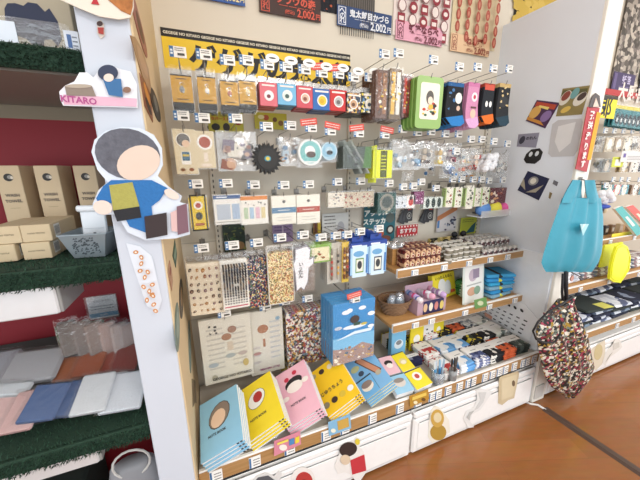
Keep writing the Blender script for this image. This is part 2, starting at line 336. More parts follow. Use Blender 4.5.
# ================================================================== goods on hooks
def short(d):
    w = d.split()[:11]
    while w[-1] in ('on', 'of', 'the', 'with', 'and', 'a', 'in', 'at', 'beside', 'behind', 'under', 'to', 'before', 'white', 'small', 'right', 'second', 'top', 'green', 'black'): w.pop()
    return ' '.join(w).rstrip(',')
WIRE = M('#8d8a86', .3, .9); PW = '#f5f2ea'; BLU = '#3f6f9e'; INK = '#4a4640'
def hook(desc, x, Y, z, tagpx=None, red=0, balloon=0, Yw=D-.009, tall=.05):
    """wire arm from the back panel to Y at height z, price tag standing over its tip"""
    t = thing('display_hook', ('hook with price tag for '+short(desc)), 'hook', (x, Yw, z), group='hooks of the back panel'); L = Yw-Y
    b = MB().tube([(0, 0, 0), (0, -L+.012, -.004), (0, -L+.002, .004), (0, -L-.002, .018)], .0018, WIRE, 5)
    b.tube([(0, 0, .012), (0, -.02, tall-.016), (0, -L+.0, tall-.016)], .0014, WIRE, 5); b.box(-.012, .012, -.004, 0, -.01, .02, WIRE)
    b.build('wire_arm', t)
    b = MB().rbox(-.026, .026, -L-.0025, -L, tall-.018, tall+.016, M(PW, .3), .001)
    dec(b, -.026, tall-.018, .052, .034, -L-.0026, [('R', .13, .5, .24, .62, BLU), ('R', .13, .62, .14, .12, '#dce6ee'), ('R', .13, .35, .14, .12, '#dce6ee'), ('L', 2, .32, .55, .85, .9, INK), ('R', .68, .3, .42, .13, INK)])
    b.build('price_tag', t)
    if red:
        b = MB().rbox(-.036, .036, -L-.004, -L-.0028, tall+.008, tall+.034, M('#d8503f', .4), .001)
        dec(b, -.036, tall+.008, .072, .026, -L-.0041, [('L', 2, .08, .15, .92, .85, '#f6dcd4')]); b.X = None
        o = b.build('red_notice', t); o.rotation_euler = (0, R((-1)**red*8), 0)
    if balloon:
        b = MB(); b.prism([(x_*.026+.02, z_*.015+tall+.022) for x_, z_ in ell(16)], -L-.005, -L-.0035, M('#fbf8f0', .4)); b.flat([(x_*.014+.02, z_*.003+tall+.022) for x_, z_ in ell(8)], -L-.0053, INK); b.build('speech_bubble_card', t)
    if balloon == 2: pass
    return t
def front(bb, Y):
    x0, y0, x1, y1 = bb; cx, cy = (x0+x1)/2, (y0+y1)/2
    t = P(cx, y0, Y); return t, P(x1, cy, Y).x-P(x0, cy, Y).x, t.z-P(cx, y1, Y).z
def hang(name, desc, cat, fn, bb, Y, n=1, sp=.014, group=None, hk=True, red=0, balloon=0, tall=.05, rz=0, tilt=0, where='', xo=0):
    t, w, h = front(bb, Y); g = group or (cat+' packs on the hooks')
    o = mk(name, desc+where, cat, fn(w, h), t, (tilt, 0, rz), g)
    for i in range(1, n):
        dup(o, (t.x+xo*i+random.uniform(-.0012, .0012), t.y+sp*i, t.z-.0008*i), ('match behind the '+short(desc)), 'packs behind the '+short(desc))
    if hk: hook('the '+desc, t.x, Y-.012, t.z-.006, red=red, balloon=balloon, tall=tall)
    return o
def sleeve(w, h, t=.005, head=.02, ex=.003, gl=.12):
    b = MB(); m = CLEAR(gl=gl*.16, op=.008); b.box(-w/2-ex, w/2+ex, -t/2-.001, -t/2-.0008, -h-ex, 0, m); b.box(-w/2-ex, w/2+ex, t/2+.0008, t/2+.001, -h-ex, 0, m)
    return b
def card(col, L, t=.003, head=.12, side=None, name='printed_card', bag=True, fold=None):
    def fn(w, h):
        z1 = -h*head; b = MB().box(-w/2, w/2, -t/2, t/2, -h, z1, side or col); hh = h+z1
        b.flat([(-w/2, -h), (w/2, -h), (w/2, z1), (-w/2, z1)], -t/2-.0002, col)
        dec(b, -w/2, -h, w, hh, -t/2-.0003, L); r = [(name, b)]
        if bag: r.append(('clear_sleeve', sleeve(w, h, t+.0035*2)))
        return r
    return fn
def gold(mark):
    def fn(w, h):
        b = MB().box(-w/2, w/2, -.0015, .0015, -h*.98, -h*.2, '#1d1b18'); b.flat([(-w/2, -h*.84), (w/2, -h*.84), (w/2, -h*.23), (-w/2, -h*.23)], -.0018, '#c99a35')
        dec(b, -w/2, -h*.84, w, h*.61, -.0019, [('R', .5, .9, .5, .05, '#5d4413'), ('R', .5, .12, .55, .05, '#5d4413'), ('E', .5, .5, .22, .26, '#d9b050')])
        c = MB().tube([(math.sin(a)*w*.09, -.004, -h*.42+math.cos(a)*w*.09) for a in [k*math.pi/5 for k in range(11)]], .0012, M('#d8d8d8', .2, 1), 5)
        c.X = None; c.blob((0, -.004, -h*.54), (w*.13, .0025, w*.16), M(mark, .3))
        c.blob((w*.05, -.005, -h*.6), (w*.06, .002, w*.06), M('#c7cdd2', .2, .8))
        return [('backing_card', b), ('metal_charm', c), ('clear_sleeve', sleeve(w, h, .012))]
    return fn
for i, (bb, mk_, d) in enumerate((((169, 66, 190, 109), '#8a8f94', 'gold charm card pack nearest the left wall'), ((196, 68, 214, 110), '#f0efec', 'gold card pack with white charm, second on top row'), ((219, 73, 237, 111), '#b07058', 'gold card pack with reddish charm, third on top row'), ((238, 73, 255, 110), '#c9b58c', 'gold card pack with pale charm, beside the pink box'))):
    hang('charm_pack', d, 'charm', gold(mk_), bb, 1.2, 6, .011, 'gold charm packs', tall=.045)
def cbox(col, badge, side=None, dp=.026):
    def fn(w, h):
        z1 = -h*.2; b = MB().rbox(-w/2, w/2, -dp/2, dp/2, -h, z1, M(side or col, .3), .002); b.flat([(-w/2+.002, -h+.002), (w/2-.002, -h+.002), (w/2-.002, z1-.002), (-w/2+.002, z1-.002)], -dp/2-.0004, col)
        dec(b, -w/2, -h, w, h+z1, -dp/2-.0005, [('R', .5, .87, .7, .08, '#f3e6dd'), ('E', .52, .45, .27, .27, '#eceae6'), ('E', .52, .45, .21, .21, badge[0]), ('E', .5, .42, .11, .1, badge[1])])
        c = MB(); c.box(-w/2, w/2, -.0006, .0006, z1, 0, CLEAR(op=.15)); return [('box', b), ('clear_hang_tab', c)]
    return fn
BX = [((258, 77, 276, 107), '#d9707a', ('#f2f2ef', '#7a3c44'), 'pink boxed badge with pale round window on top row', '#b04f5a'), ((276, 79, 295, 106), '#79b9dc', ('#dce8e0', '#45615c'), 'light blue boxed badge on top row', '#4f8fb8'),
      ((295, 81, 312, 109), '#cf5560', ('#d8b49c', '#8c5142'), 'rose boxed badge right of the light blue box', '#a63d48'), ((311, 84, 330, 111), '#2f6ab0', ('#e8c63a', '#d7ad2a'), 'deep blue box with yellow emblem on top row', '#1f4a80'),
      ((328, 85, 346, 112), '#c8302f', ('#b9b7b4', '#6e6b69'), 'bright red boxed badge on top row', '#971f20')]
for j, (bb, c, bd, d, sd) in enumerate(BX): hang('badge_box', d, 'badge box', cbox(c, bd, sd), bb, 1.2, 3, .03, 'badge boxes on the top row', red=j >= 3, balloon=1, tall=.045)
P1 = PAT('photo_mix', ['#2c2a2a', '#c9a070', '#e9e2d2', '#7d4430', '#3b4a5e', '#d8b340'], 110, .3, .5)
P2 = PAT('photo_mix_blue', ['#1d2838', '#e9e2d2', '#4d7fa8', '#d8c340', '#222', '#b5b2a8'] if 0 else ['#1d2838', '#e9e2d2', '#4d7fa8', '#d8c340', '#222222', '#b5b2a8'], 110, .3, .5)
hang('photo_box', 'dark box with brown picture print right of the red box', 'badge box', cbox(P1, ('#caa27c', '#6b4a38'), '#2b2a2c'), (344, 88, 360, 114), 1.2, 4, .028, 'badge boxes on the top row', balloon=1, tall=.045)
hang('photo_box', 'dark box with blue picture print before the long pencil packs', 'badge box', cbox(P2, ('#e2dac4', '#394553'), '#25282e'), (360, 88, 376, 114), 1.2, 4, .028, 'badge boxes on the top row', balloon=1, tall=.045)
def stick(c1, c2, c3):
    def fn(w, h):
        b = MB().rbox(-w/2, w/2, -.005, .005, -h, -h*.04, M(c3, .3), .002)
        dec(b, -w/2, -h, w, h, -.0052, [('R', .3, .5, .3, h/w*.8, c1), ('R', .72, .5, .3, h/w*.8, c2), ('S', 14, .15, .1, .85, .9, .12, ['#f3ead2', '#3a2a20', '#e0c040'])]); return [('pencil_case', b), ('clear_sleeve', sleeve(w, h, .014, gl=.2))]
    return fn
hang('pencil_pack', 'long brown pencil pack at the left of the trio', 'pencil pack', stick('#7b4a2c', '#9b6a40', '#5e3820'), (376, 68, 388, 119), 1.16, 8, .012, 'long pencil packs', tall=.055, xo=-.002)
hang('pencil_pack', 'long yellow and white pencil pack in the middle of the trio', 'pencil pack', stick('#e0b040', '#e8e4da', '#6b5230'), (390, 67, 402, 120), 1.16, 8, .012, 'long pencil packs', hk=True, tall=.055)
hang('pencil_pack', 'long red pencil pack at the right of the trio', 'pencil pack', stick('#c03a30', '#8c2a24', '#5e2820'), (403, 74, 412, 118), 1.16, 5, .012, 'long pencil packs', hk=False)
def rrect(w, h, r, z1=0, n=4):
    L = []
    for cx, cz, a0 in ((w/2-r, z1-r, 0), (-w/2+r, z1-r, 90), (-w/2+r, z1-h+r, 180), (w/2-r, z1-h+r, 270)):
        for k in range(n+1): a = R(a0+90*k/n); L.append((cx+r*math.cos(a), cz+r*math.sin(a)))
    return L
def pouch(w, h):
    b = MB().prism(rrect(w, h, w*.12), -.008, .008, M('#93b765', .35), M('#6c9a45', .35))
    i = MB().prism(rrect(w*.72, h*.7, w*.08, -h*.12), -.0095, -.0082, M('#efe9d6', .4)); dec(i, -w*.36, -h*.82, w*.72, h*.7, -.0096, [('S', 16, .12, .1, .88, .45, .12, ['#c3402f', '#e2b83f', '#3c6b4a', '#2c2a28', '#e9a070']), ('E', .5, .6, .2, .28, '#5c5650'), ('E', .52, .52, .13, .16, '#f0d9c4')])
    return [('pouch', b), ('printed_window', i)]
hang('pouch', 'lime green pouch with printed window', 'pouch', pouch, (417, 77, 443, 129), 1.12, 4, .022, 'green pouches', tall=.07, xo=-.004)
def sock(leg, toe, spots, heel=None):
    def fn(w, h):
        W = w*.72
        pts = [(-W/2, 0), (W/2, 0), (W/2, -h*.5), (W/2+w*.1, -h*.8), (w/2+w*.04, -h*.92), (w*.36, -h), (-W*.1, -h), (-W/2, -h*.85), (-W/2-w*.06, -h*.6)]
        cut = [(W/2+w*.07, -h*.74), (w/2+w*.05, -h*.92), (w*.36, -h-.001), (-W*.1, -h-.001), (-W/2-w*.02, -h*.82)]
        pts = [(x, z) for x, z in pts[::-1]]
        b = MB().prism(pts, -.007, .007, M(leg, .9, kind='cloth')); dec(b, -W/2, -h*.78, W, h*.78, -.0071, spots)
        t = MB().prism(cut[::-1], -.0078, .0078, M(toe, .9, kind='cloth'))
        c = MB().prism([(-W/2-.001, 0), (-W/2-.001, -h*.09), (W/2+.001, -h*.09), (W/2+.001, 0)], -.0074, .0074, M(heel or leg, .9, kind='cloth'))
        return [('sock_leg', b), ('toe', t), ('cuff', c)]
    return fn
SK = [((445, 83, 466, 126), '#1e2026', '#2e7ec0', [('E', .72, .55, .22, .26, '#efe9e0'), ('E', .74, .25, .12, .12, '#d9b7a2'), ('S', 7, .1, .2, .6, .95, .1, ['#3a6fa2', '#4c5058'])], 'black sock pair with blue toes', 8, '#2e5f94'),
      ((466, 83, 481, 128), '#d08cae', '#d9a8cf', [('E', .62, .6, .26, .3, '#eee2e4'), ('E', .62, .6, .12, .14, '#c03048'), ('E', .6, .12, .25, .3, '#e7bfa8'), ('R', .6, .3, .5, .12, '#5c3b30')], 'pink sock pair with lilac toes', 8, '#c878a2'),
      ((482, 84, 496, 124), '#20252b', '#e0702a', [('R', .5, .88, .9, .35, '#c8472e'), ('E', .35, .35, .13, .2, '#eeeeea'), ('E', .72, .35, .13, .2, '#eeeeea')], 'black sock pair with orange toes', 5, '#a33a2a'),
      ((497, 84, 512, 126), '#23262a', '#26404e', [('E', .5, .45, .38, .34, '#17181a'), ('S', 12, .05, .1, .95, .98, .1, ['#cdb27a', '#d8c08c'])], 'black and tan sock pair with navy toes', 6, '#c0a56e')]
for bb, lg, toe, sp_, d, n_, hl in SK: hang('sock_pair', d, 'socks', sock(lg, toe, sp_, hl), bb, 1.12, n_, .019, 'sock pairs', tall=.07, xo=-.001)
# ---- second row
RY = 1.22
def diecut(base, L, pts=None):
    def fn(w, h):
        b = MB().rbox(-w/2, w/2, -.001, .001, -h, 0, M('#d9cba8', .5), .0005); dec(b, -w/2, -h, w, h, -.0012, L)
        return [('backing_card', b), ('clear_sleeve', sleeve(w, h, .006))]
    return fn
hang('sticker_pack', 'tan sticker pack with grey cap and blue block, nearest left wall', 'sticker', diecut('', [('E', .45, .76, .34, .34, '#f3f0e6'), ('R', .5, .36, .44, .62, '#f3f0e6'), ('E', .45, .76, .3, .3, '#6d6a66'), ('E', .55, .68, .18, .18, '#e3c5a6'), ('R', .5, .4, .34, .42, '#3f6a86'), ('R', .5, .42, .3, .1, '#c9b450'), ('E', .3, .1, .12, .08, '#8b5a3c'), ('E', .7, .1, .12, .08, '#8b5a3c')]), (172, 129, 194, 174), RY, 4, .008, 'second row sticker packs')
hang('sticker_pack', 'tan sticker pack with round white and red spot', 'sticker', diecut('', [('E', .5, .7, .42, .42, '#efece6'), ('E', .5, .7, .3, .3, '#a9523c'), ('R', .5, .3, .22, .5, '#e9dccb'), ('E', .5, .08, .3, .1, '#e9dccb')]), (194, 131, 213, 168), RY, 4, .008, 'second row sticker packs')
def bag(cols, n=6, big=None, tint='#ffffff', slant=None, op=.1):
    def fn(w, h):
        m = CLEAR(tint, .09, op*.6); b = MB(); N = 6
        for s in (-1, 1):      # two puffed film faces
            v = [(-w/2+w*i/N, s*(.002+.011*math.sin(math.pi*i/N)*math.sin(math.pi*min(1, j/N*1.1+.0))), -h*j/N) for j in range(N+1) for i in range(N+1)]
            b.add(v, [(j*(N+1)+i, j*(N+1)+i+1, (j+1)*(N+1)+i+1, (j+1)*(N+1)+i) for j in range(N) for i in range(N)], m)
        r = [('plastic_bag', b)]
        for k in range(n):
            c = MB(); cc = cols[k % len(cols)]; ux = random.uniform(-.36, .36)*w; uz = -h*random.uniform(.32, .86); s = min(w, h)*random.uniform(.1, .17)
            kk = k % 3
            if kk == 0: c.blob((ux, 0, uz), (s, .007, s), M(cc, .35))
            elif kk == 1: c.prism([(ux+math.cos(a)*s, uz+math.sin(a)*s*.8) for a in [2*math.pi*q/8 for q in range(8)]], -.006, -.002, M(cc, .3)); c.prism([(ux+math.cos(a)*s*.5, uz+math.sin(a)*s*.4) for a in [2*math.pi*q/8 for q in range(8)]], -.0066, -.006, M(cols[(k+1) % len(cols)], .3))
            else: c.prism(rrect(s*2, s*1.5, s*.3, uz+s*.7) if 0 else [(ux+a, uz+b_) for a, b_ in ((-s, -s*.7), (s*.8, -s*.9), (s, s*.6), (-s*.7, s*.8))], -.005, -.002, M(cc, .35))
            r.append(('charm', c))
        if big: r.append(big(w, h))
        return r
    return fn
def greycard(w, h):
    b = MB().prism(rrect(w*.5, h*.34, .008, -h*.3), -.004, -.002, M('#dcd8c8', .5)); b.X = None
    dec(b, -w*.1, -h*.6, w*.5, h*.3, -.0042, [('E', .2, .6, .04, .06, '#7b786c'), ('E', .6, .6, .04, .06, '#7b786c')]); return ('white_block', b)
hang('charm_bag', 'slanted clear bag with white block and small brown charms', 'bag of charms', bag(['#8d5a48', '#e9e4da', '#6a5a70', '#c9a58a', '#3b3836'], 10, greycard), (216, 131, 256, 171), RY, 2, .024, 'bags of charms on the second row', rz=0)
def spiky(w, h):
    r = min(w, h)*.5; n = 20; pts = []
    for k in range(n*2): a = math.pi*k/n; q = r*(1.12 if k % 2 else .82); pts.append((math.cos(a)*q, -h/2+math.sin(a)*q))
    b = MB().prism(pts, -.004, .004, '#201f1d'); s = b; s.prism([(math.cos(a)*r*.72, -h/2+math.sin(a)*r*.72) for a in [2*math.pi*k/20 for k in range(20)]], -.008, .0, '#2b2926')
    e = MB().prism([(x*r*.24, -h/2+z*r*.2) for x, z in ell()], -.010, -.008, M('#4b93a8', .2)); e.prism([(x*r*.14, -h/2+z*r*.13) for x, z in ell()], -.011, -.010, M('#d8c24e', .2))
    return [('spiked_disc', b), ('round_button', e), ('hanging_loop', MB().tube([(0, 0, -h*.1), (0, 0, 0)], .001, '#201f1d', 5))]
hang('spiked_ornament', 'round black spiked ornament with teal centre', 'ornament', spiky, (252, 144, 281, 173), 1.2, 2, .024, 'spiked ornaments', tall=.07)
hang('charm_bag', 'clear bag with blue and brown pieces beside the black spiked ornament', 'bag of charms', bag(['#a8bcc8', '#6a5040', '#cfd8dc', '#45739a', '#b08a64'], 9), (279, 137, 300, 166), RY, 2, .022, 'bags of charms on the second row')
def disc(c1, c2, c3):
    def fn(w, h):
        r = w/2; b = MB().prism([(x*r, -r+z*r) for x, z in ell(28)], -.003, .003, M(c1, .35)); dec(b, -r, -w, w, w, -.0031, [('E', .5, .5, .43, .43, c2), ('E', .48, .55, .22, .2, c1), ('E', .52, .42, .2, .12, c3), ('R', .5, .14, .5, .05, c1)])
        return [('round_coaster', b), ('clear_sleeve', sleeve(w, w*1.05, .01))]
    return fn
hang('coaster', 'round teal and white coaster on the second row', 'coaster', disc('#eef0ec', '#7fc0be', '#5a4c44'), (298, 139, 322, 165), 1.2, 3, .009, 'round coasters', red=1)
hang('coaster', 'round pale blue coaster with dark bird shape', 'coaster', disc('#bcd6e2', '#8dbdd4', '#2f3238'), (321, 142, 337, 167), 1.2, 5, .009, 'round coasters', red=2)
hang('fabric_pack', 'flat pack of grey green striped cloth', 'cloth pack', card('#4e5a54', [('R', .35, .5, .08, 1.2, '#7d8680', .6), ('R', .6, .5, .06, 1.2, '#8f958c', .6), ('G', [(.7, 0), (1, 0), (1, 1), (.78, 1)], '#4d7a3c'), ('S', 14, .1, .1, .6, .9, .07, ['#3b4040', '#7c7f82', '#59616b'])], .012, .02), (343, 146, 371, 168), 1.2, 5, .016, 'cloth packs', red=1, tall=.06)
hang('neon_towel_pack', 'neon yellow folded pack with dark writing', 'towel pack', card('#e4ec2c', [('R', .55, .5, .34, 1.15, '#4d5416'), ('L', 5, .42, .25, .68, .85, '#e4ec2c'), ('R', .12, .5, .1, 1.6, '#c6cf22')], .014, .1), (373, 147, 392, 178), 1.2, 4, .018, 'neon towel packs', red=2, tall=.06)
CB = [((393, 139, 408, 170), ['#a9c1d0', '#6f8ba4', '#d4dde2', '#f0f0ee'], 'clear bag with pale blue charms left of the blue disc'), ((408, 142, 422, 170), ['#8ab4d2', '#5c86ac', '#e8ecee', '#6b5d50'], 'clear bag with blue striped disc charm'),
      ((421, 141, 436, 168), ['#6b5a48', '#e2dccf', '#b5a48c', '#444444'], 'clear bag with brown and cream charms'), ((436, 143, 449, 166), ['#e2cf62', '#f2eee0', '#caa44a', '#e8e2d0'], 'clear bag with yellow ring charm'),
      ((449, 143, 462, 164), ['#5c2740', '#38232e', '#b03658', '#e8dcd8'], 'clear bag with dark plum charm'), ((444, 160, 462, 178), ['#3d79b4', '#e8eef2', '#244f80', '#b2b9c0'], 'clear bag with blue droplet charms'),
      ((462, 148, 474, 175), ['#e8e4dc', '#c07860', '#8899a4', '#d9b34a'], 'clear bag with white and terracotta charms'), ((473, 148, 484, 172), ['#b5342c', '#efeae0', '#e6c9b0', '#8a3530'], 'clear bag with red capped charm'),
      ((498, 152, 510, 178), ['#bcbab4', '#8e8a84', '#d8d4cc', '#9aa0a4'], 'clear bag with grey trinkets at the end of row')]
for bb, cc, d in CB: hang('charm_bag', d, 'bag of charms', bag(cc, 8), bb, 1.2, 2, .024, 'small bags of charms on the second row', tall=.05)
def cloud(w, h):
    b = MB(); b.sm = True
    for k in range(15): b.blob((random.uniform(-.36, .36)*w, random.uniform(-.012, .012), -h*random.uniform(.2, .85)), (w*.17, .018, w*.15), M('#eceef4', .8, kind='fur'))
    return [('fluffy_body', b), ('hanging_loop', MB().tube([(0, 0, -h*.2), (0, 0, 0)], .001, '#b9a23c', 5))]
hang('fluffy_charm', 'fluffy white cloud shaped charm', 'plush charm', cloud, (482, 150, 499, 172), 1.17, 2, .04, 'fluffy white charms', tall=.05)
LOWB = [((425, 163, 436, 176), ['#2e5f8a', '#e2e6e8', '#3a4650'], 'small clear bag with dark blue bead, hung low'), ((402, 171, 414, 186), ['#c9c4ba', '#b0aaa0', '#e6e0d4'], 'small clear bag of pale beads under the blue disc'), ((463, 166, 474, 182), ['#2f5c90', '#c3ced6', '#e0a03c'], 'small clear bag with blue and amber beads'), ((476, 170, 487, 184), ['#d9b48c', '#efe4d4', '#c45a44'], 'small clear bag with peach beads')]
for bb, cc, d in LOWB: hang('bead_bag', d, 'bag of beads', bag(cc, 5), bb, 1.28, 1, .02, 'low bags of beads', hk=False)
for k, (px, py) in enumerate(((401, 141), (417, 141), (430, 142), (444, 143), (456, 143), (468, 145), (480, 146), (492, 147), (503, 148))): pass
# ---- third row
hang('keyring_pack', 'tall yellow and black keyring pack', 'keyring', card('#e5c832', [('R', .5, .5, .9, 2.2, '#2c2a24'), ('R', .5, .5, .72, 2.0, '#e5c832'), ('E', .5, .75, .26, .26, '#f1ede2'), ('E', .5, .75, .15, .15, '#b0483c'), ('E', .5, .4, .2, .24, '#3b3b38'), ('R', .5, .12, .5, .16, '#a8522e')], .004, .08), (188, 195, 206, 228), 1.24, 3, .01, 'third row packs')
hang('memo_pad', 'memo pad with blue band and four grey blue notes', 'memo pad', card('#eceae4', [('R', .5, .92, 1, .14, '#3d5f92'), ('R', .34, .42, .5, .6, '#b9c3cf'), ('R', .8, .42, .28, .6, '#a9bcd2'), ('R', .5, .08, .9, .03, '#aaa69e'), ('R', .3, .92, .4, .05, '#dce3ec')], .008, .02), (213, 194, 240, 224), 1.24, 3, .011, 'memo pads on the third row')
hang('memo_pad', 'memo pad with orange band and small coloured notes', 'memo pad', card('#f0ece2', [('R', .5, .92, 1, .14, '#dd8a3c'), ('R', .18, .4, .15, .42, '#b5c7a8'), ('R', .39, .4, .15, .42, '#a9c4d8'), ('R', .61, .4, .15, .42, '#e0b8c4'), ('R', .82, .4, .15, .42, '#dfcf9c'), ('S', 8, .1, .66, .9, .78, .04, ['#4a4640'])], .008, .02), (240, 195, 267, 224), 1.24, 3, .011, 'memo pads on the third row')
for bb, c, d in (((271, 195, 295, 224), '#5c85a6', 'cream note block with a slate blue band'), ((296, 194, 319, 223), '#b2503f', 'cream note block with a brick red band')):
    hang('note_block', d, 'note block', card('#f0ebdd', [('R', .5, .5, 1.002, .22, c), ('L', 1, .25, .46, .75, .54, '#efe8da'), ('R', .5, .25, .6, .02, '#b7b2a6'), ('R', .5, .15, .6, .02, '#b7b2a6'), ('E', .5, .8, .07, .06, '#6b6860')], .018, .02), bb, 1.24, 2, .022, 'note blocks on the third row')
hang('figure_card', 'small card pack with row of tiny pale figures', 'card pack', card('#e6dfcf', [('S', 26, .05, .2, .95, .9, .06, ['#8e5a4a', '#d4b59c', '#4c4a4c', '#b8b2a6'])], .006, .1), (328, 191, 344, 207), 1.26, 3, .011, 'small card packs on the third row')
hang('figure_card', 'wide card pack printed with brown and cream figures', 'card pack', card('#cbbfa8', [('S', 60, .03, .1, .97, .9, .035, ['#8e5a4a', '#e4d0b8', '#5c4a44', '#a8443a'])], .006, .1), (344, 190, 374, 207), 1.26, 3, .011, 'small card packs on the third row')
hang('sticker_folder', 'dark teal sticker folder with round grey print', 'sticker folder', card('#25534f', [('E', .5, .55, .4, .4, '#8f8c80'), ('E', .5, .55, .28, .28, '#3b4a46'), ('S', 8, .2, .05, .8, .3, .07, ['#b5b09c', '#77706a'])], .006, .04), (378, 192, 396, 213), 1.24, 6, .012, 'dark sticker folders', tall=.05)
def row3(bb, c, d, dd): hang('small_packet', d, 'packet', card(c, dd, .005, .1), bb, 1.26, 3, .01, 'small packets on the third row')
row3((395, 195, 407, 208), '#d8dde0', 'small packet with blue grey figures, beside the dark folder', [('S', 12, .05, .1, .95, .9, .09, ['#55708a', '#3c4048', '#b9c6cc'])])
row3((407, 194, 415, 208), '#efe6e0', 'small packet with a red figure', [('E', .5, .5, .3, .4, '#c0392e'), ('E', .5, .8, .2, .2, '#3a2420')])
row3((414, 190, 424, 204), '#7c2f62', 'small plum coloured packet hung slightly higher', [('S', 8, .1, .1, .9, .9, .1, ['#e6c4da', '#42203a'])])
row3((424, 196, 443, 208), '#d4dcd4', 'wide packet with three dark figures', [('E', .2, .5, .1, .2, '#33403c'), ('E', .5, .5, .1, .2, '#33403c'), ('E', .8, .5, .1, .2, '#33403c')])
for i, (bb, s) in enumerate((((446, 187, 454, 206), 'first'), ((455, 187, 463, 206), 'second'), ((466, 187, 475, 206), 'third'), ((475, 187, 482, 206), 'fourth'), ((482, 188, 490, 206), 'fifth'))):
    hang('slim_packet', s+' of five slim pale green packets counted from the left', 'packet', card('#b9cf8c', [('R', .5, .5, .78, 1.9, '#efeadb'), ('S', 14, .2, .1, .8, .9, .13, ['#3c3a34', '#a2563c', '#5c6a48'])], .005, .06), bb, 1.25, 3, .012, 'slim green packets')
hang('small_packet', 'wine red packet right of the slim green packets', 'packet', card('#5e2a34', [('S', 14, .1, .1, .9, .9, .1, ['#d49a6c', '#efe0cc', '#8c3c34'])], .006, .05), (490, 187, 509, 203), 1.26, 3, .012, 'wine red packets')
# small tray with pastel cloths
t0, w0, h0 = front((476, 201, 512, 215), 1.27)
mk('clear_tray', 'clear tray hung at the right wall holding pastel cloths', 'tray', [('tray', MB().rbox(-w0/2, w0/2, -.05, .05, -h0, -h0+.004, M('#e8eaec', .2), .001).box(-w0/2, w0/2, -.052, -.05, -h0, -h0*.55, CLEAR(op=.3))), ('tray_bracket', MB().box(-.01, .01, .05, D-.009-1.27, -h0-.006, -h0, WIRE))], t0)
for k, (c, nm) in enumerate((('#5f8fd0', 'blue'), ('#e6da4a', 'yellow'), ('#d8589a', 'pink'))):
    b = MB(); b.sm = True; b.blob((0, 0, 0), (w0*.17, .035, h0*.42), M(c, .7, kind='cloth')); b.blob((w0*.05, .0, h0*.12), (w0*.1, .03, h0*.35), M(c, .7, kind='cloth'))
    tagp(b.build('folded_cloth', None, (t0.x-w0*.3+w0*.3*k, 1.262, t0.z-h0+.004+h0*.42)), nm+' rolled cloth in the hanging clear tray', 'cloth', 'pastel cloths in the tray')
# ---- fourth row
SHT = M('#ece4d2', .4)
def sheet(base, L, t=.003):
    def fn(w, h):
        b = MB().rbox(-w/2, w/2, -t/2, t/2, -h, -h*.1, M(base, .35), .0008); dec(b, -w/2, -h, w, h*.9, -t/2-.0002, L)
        return [('printed_sheet', b), ('clear_sleeve', sleeve(w, h, t+.006, gl=.14))]
    return fn
random.seed(3)
br_ = ['#5c3a30', '#8e5a3c', '#3f3330', '#a8763c', '#6d4a5c']
L1 = []
for r in range(7):
    for c in range(5):
        u = .12+.19*c+random.uniform(-.03, .03); v = .08+.137*r+random.uniform(-.015, .015); k = random.choice(br_)
        L1 += [('E', u, v, random.uniform(.03, .06), random.uniform(.02, .05), k, random.random()), ('E', u+.01, v+.003, .02, .015, '#e0c9a8')]
hang('sticker_sheet', 'large cream sheet of brown stickers', 'sticker sheet', sheet('#efe3cb', L1), (185, 257, 220, 315), 1.15, 6, .01, 'sticker sheets on the fourth row', rz=R(-6), tall=.045)
L2 = [('R', .5, .05, .9, .05, '#c35b6a')]
for r in range(15):
    for c in range(9):
        if r == 7 and 3 < c < 6: continue
        L2.append(('R', .1+.1*c, .12+.058*r, .058, .05, random.choice(['#2f2d33', '#4d5560', '#3c3a34', '#7a6a58'])))
hang('sticker_sheet', 'white sheet with a grid of tiny black icons', 'sticker sheet', sheet('#f2efe6', L2), (219, 254, 246, 309), 1.13, 6, .01, 'sticker sheets on the fourth row', tall=.045)
NV = PAT('navy_mix', ['#20264c', '#1b2042', '#262c58', '#c7442f', '#20264c', '#d9c264', '#1d2246', '#e3ddd0', '#3f7a52', '#1b2042'], 230, .35, .4)
CM = PAT('cream_mix', ['#e6d6a4', '#d9c48c', '#b0452f', '#efe3c0', '#8c6a3a', '#e6d6a4', '#54663c', '#d7b36a'], 240, .35, .4)
def patsheet(m, t=.003, frame=None):
    def fn(w, h):
        b = MB().box(-w/2, w/2, -t/2, t/2, -h, -h*.1, m); r = [('printed_sheet', b), ('clear_sleeve', sleeve(w, h, t+.006, gl=.14))]
        if frame: r.append(('clear_frame', MB().tube([(x, -.005, z) for x, z in rrect(w*1.02, h, .01, 0)]+[(w*.51, -.005, -.01)], .002, M('#d8d6d0', .2), 5)))
        return r
    return fn
hang('sticker_sheet', 'navy sheet crowded with small coloured icons', 'sticker sheet', patsheet(NV), (245, 251, 268, 307), 1.15, 5, .01, 'sticker sheets on the fourth row', tall=.045)
hang('sticker_sheet', 'cream patterned case with rounded clear frame', 'sticker case', patsheet(CM, .006, True), (267, 246, 292, 303), 1.13, 3, .014, 'patterned cases', tall=.045)
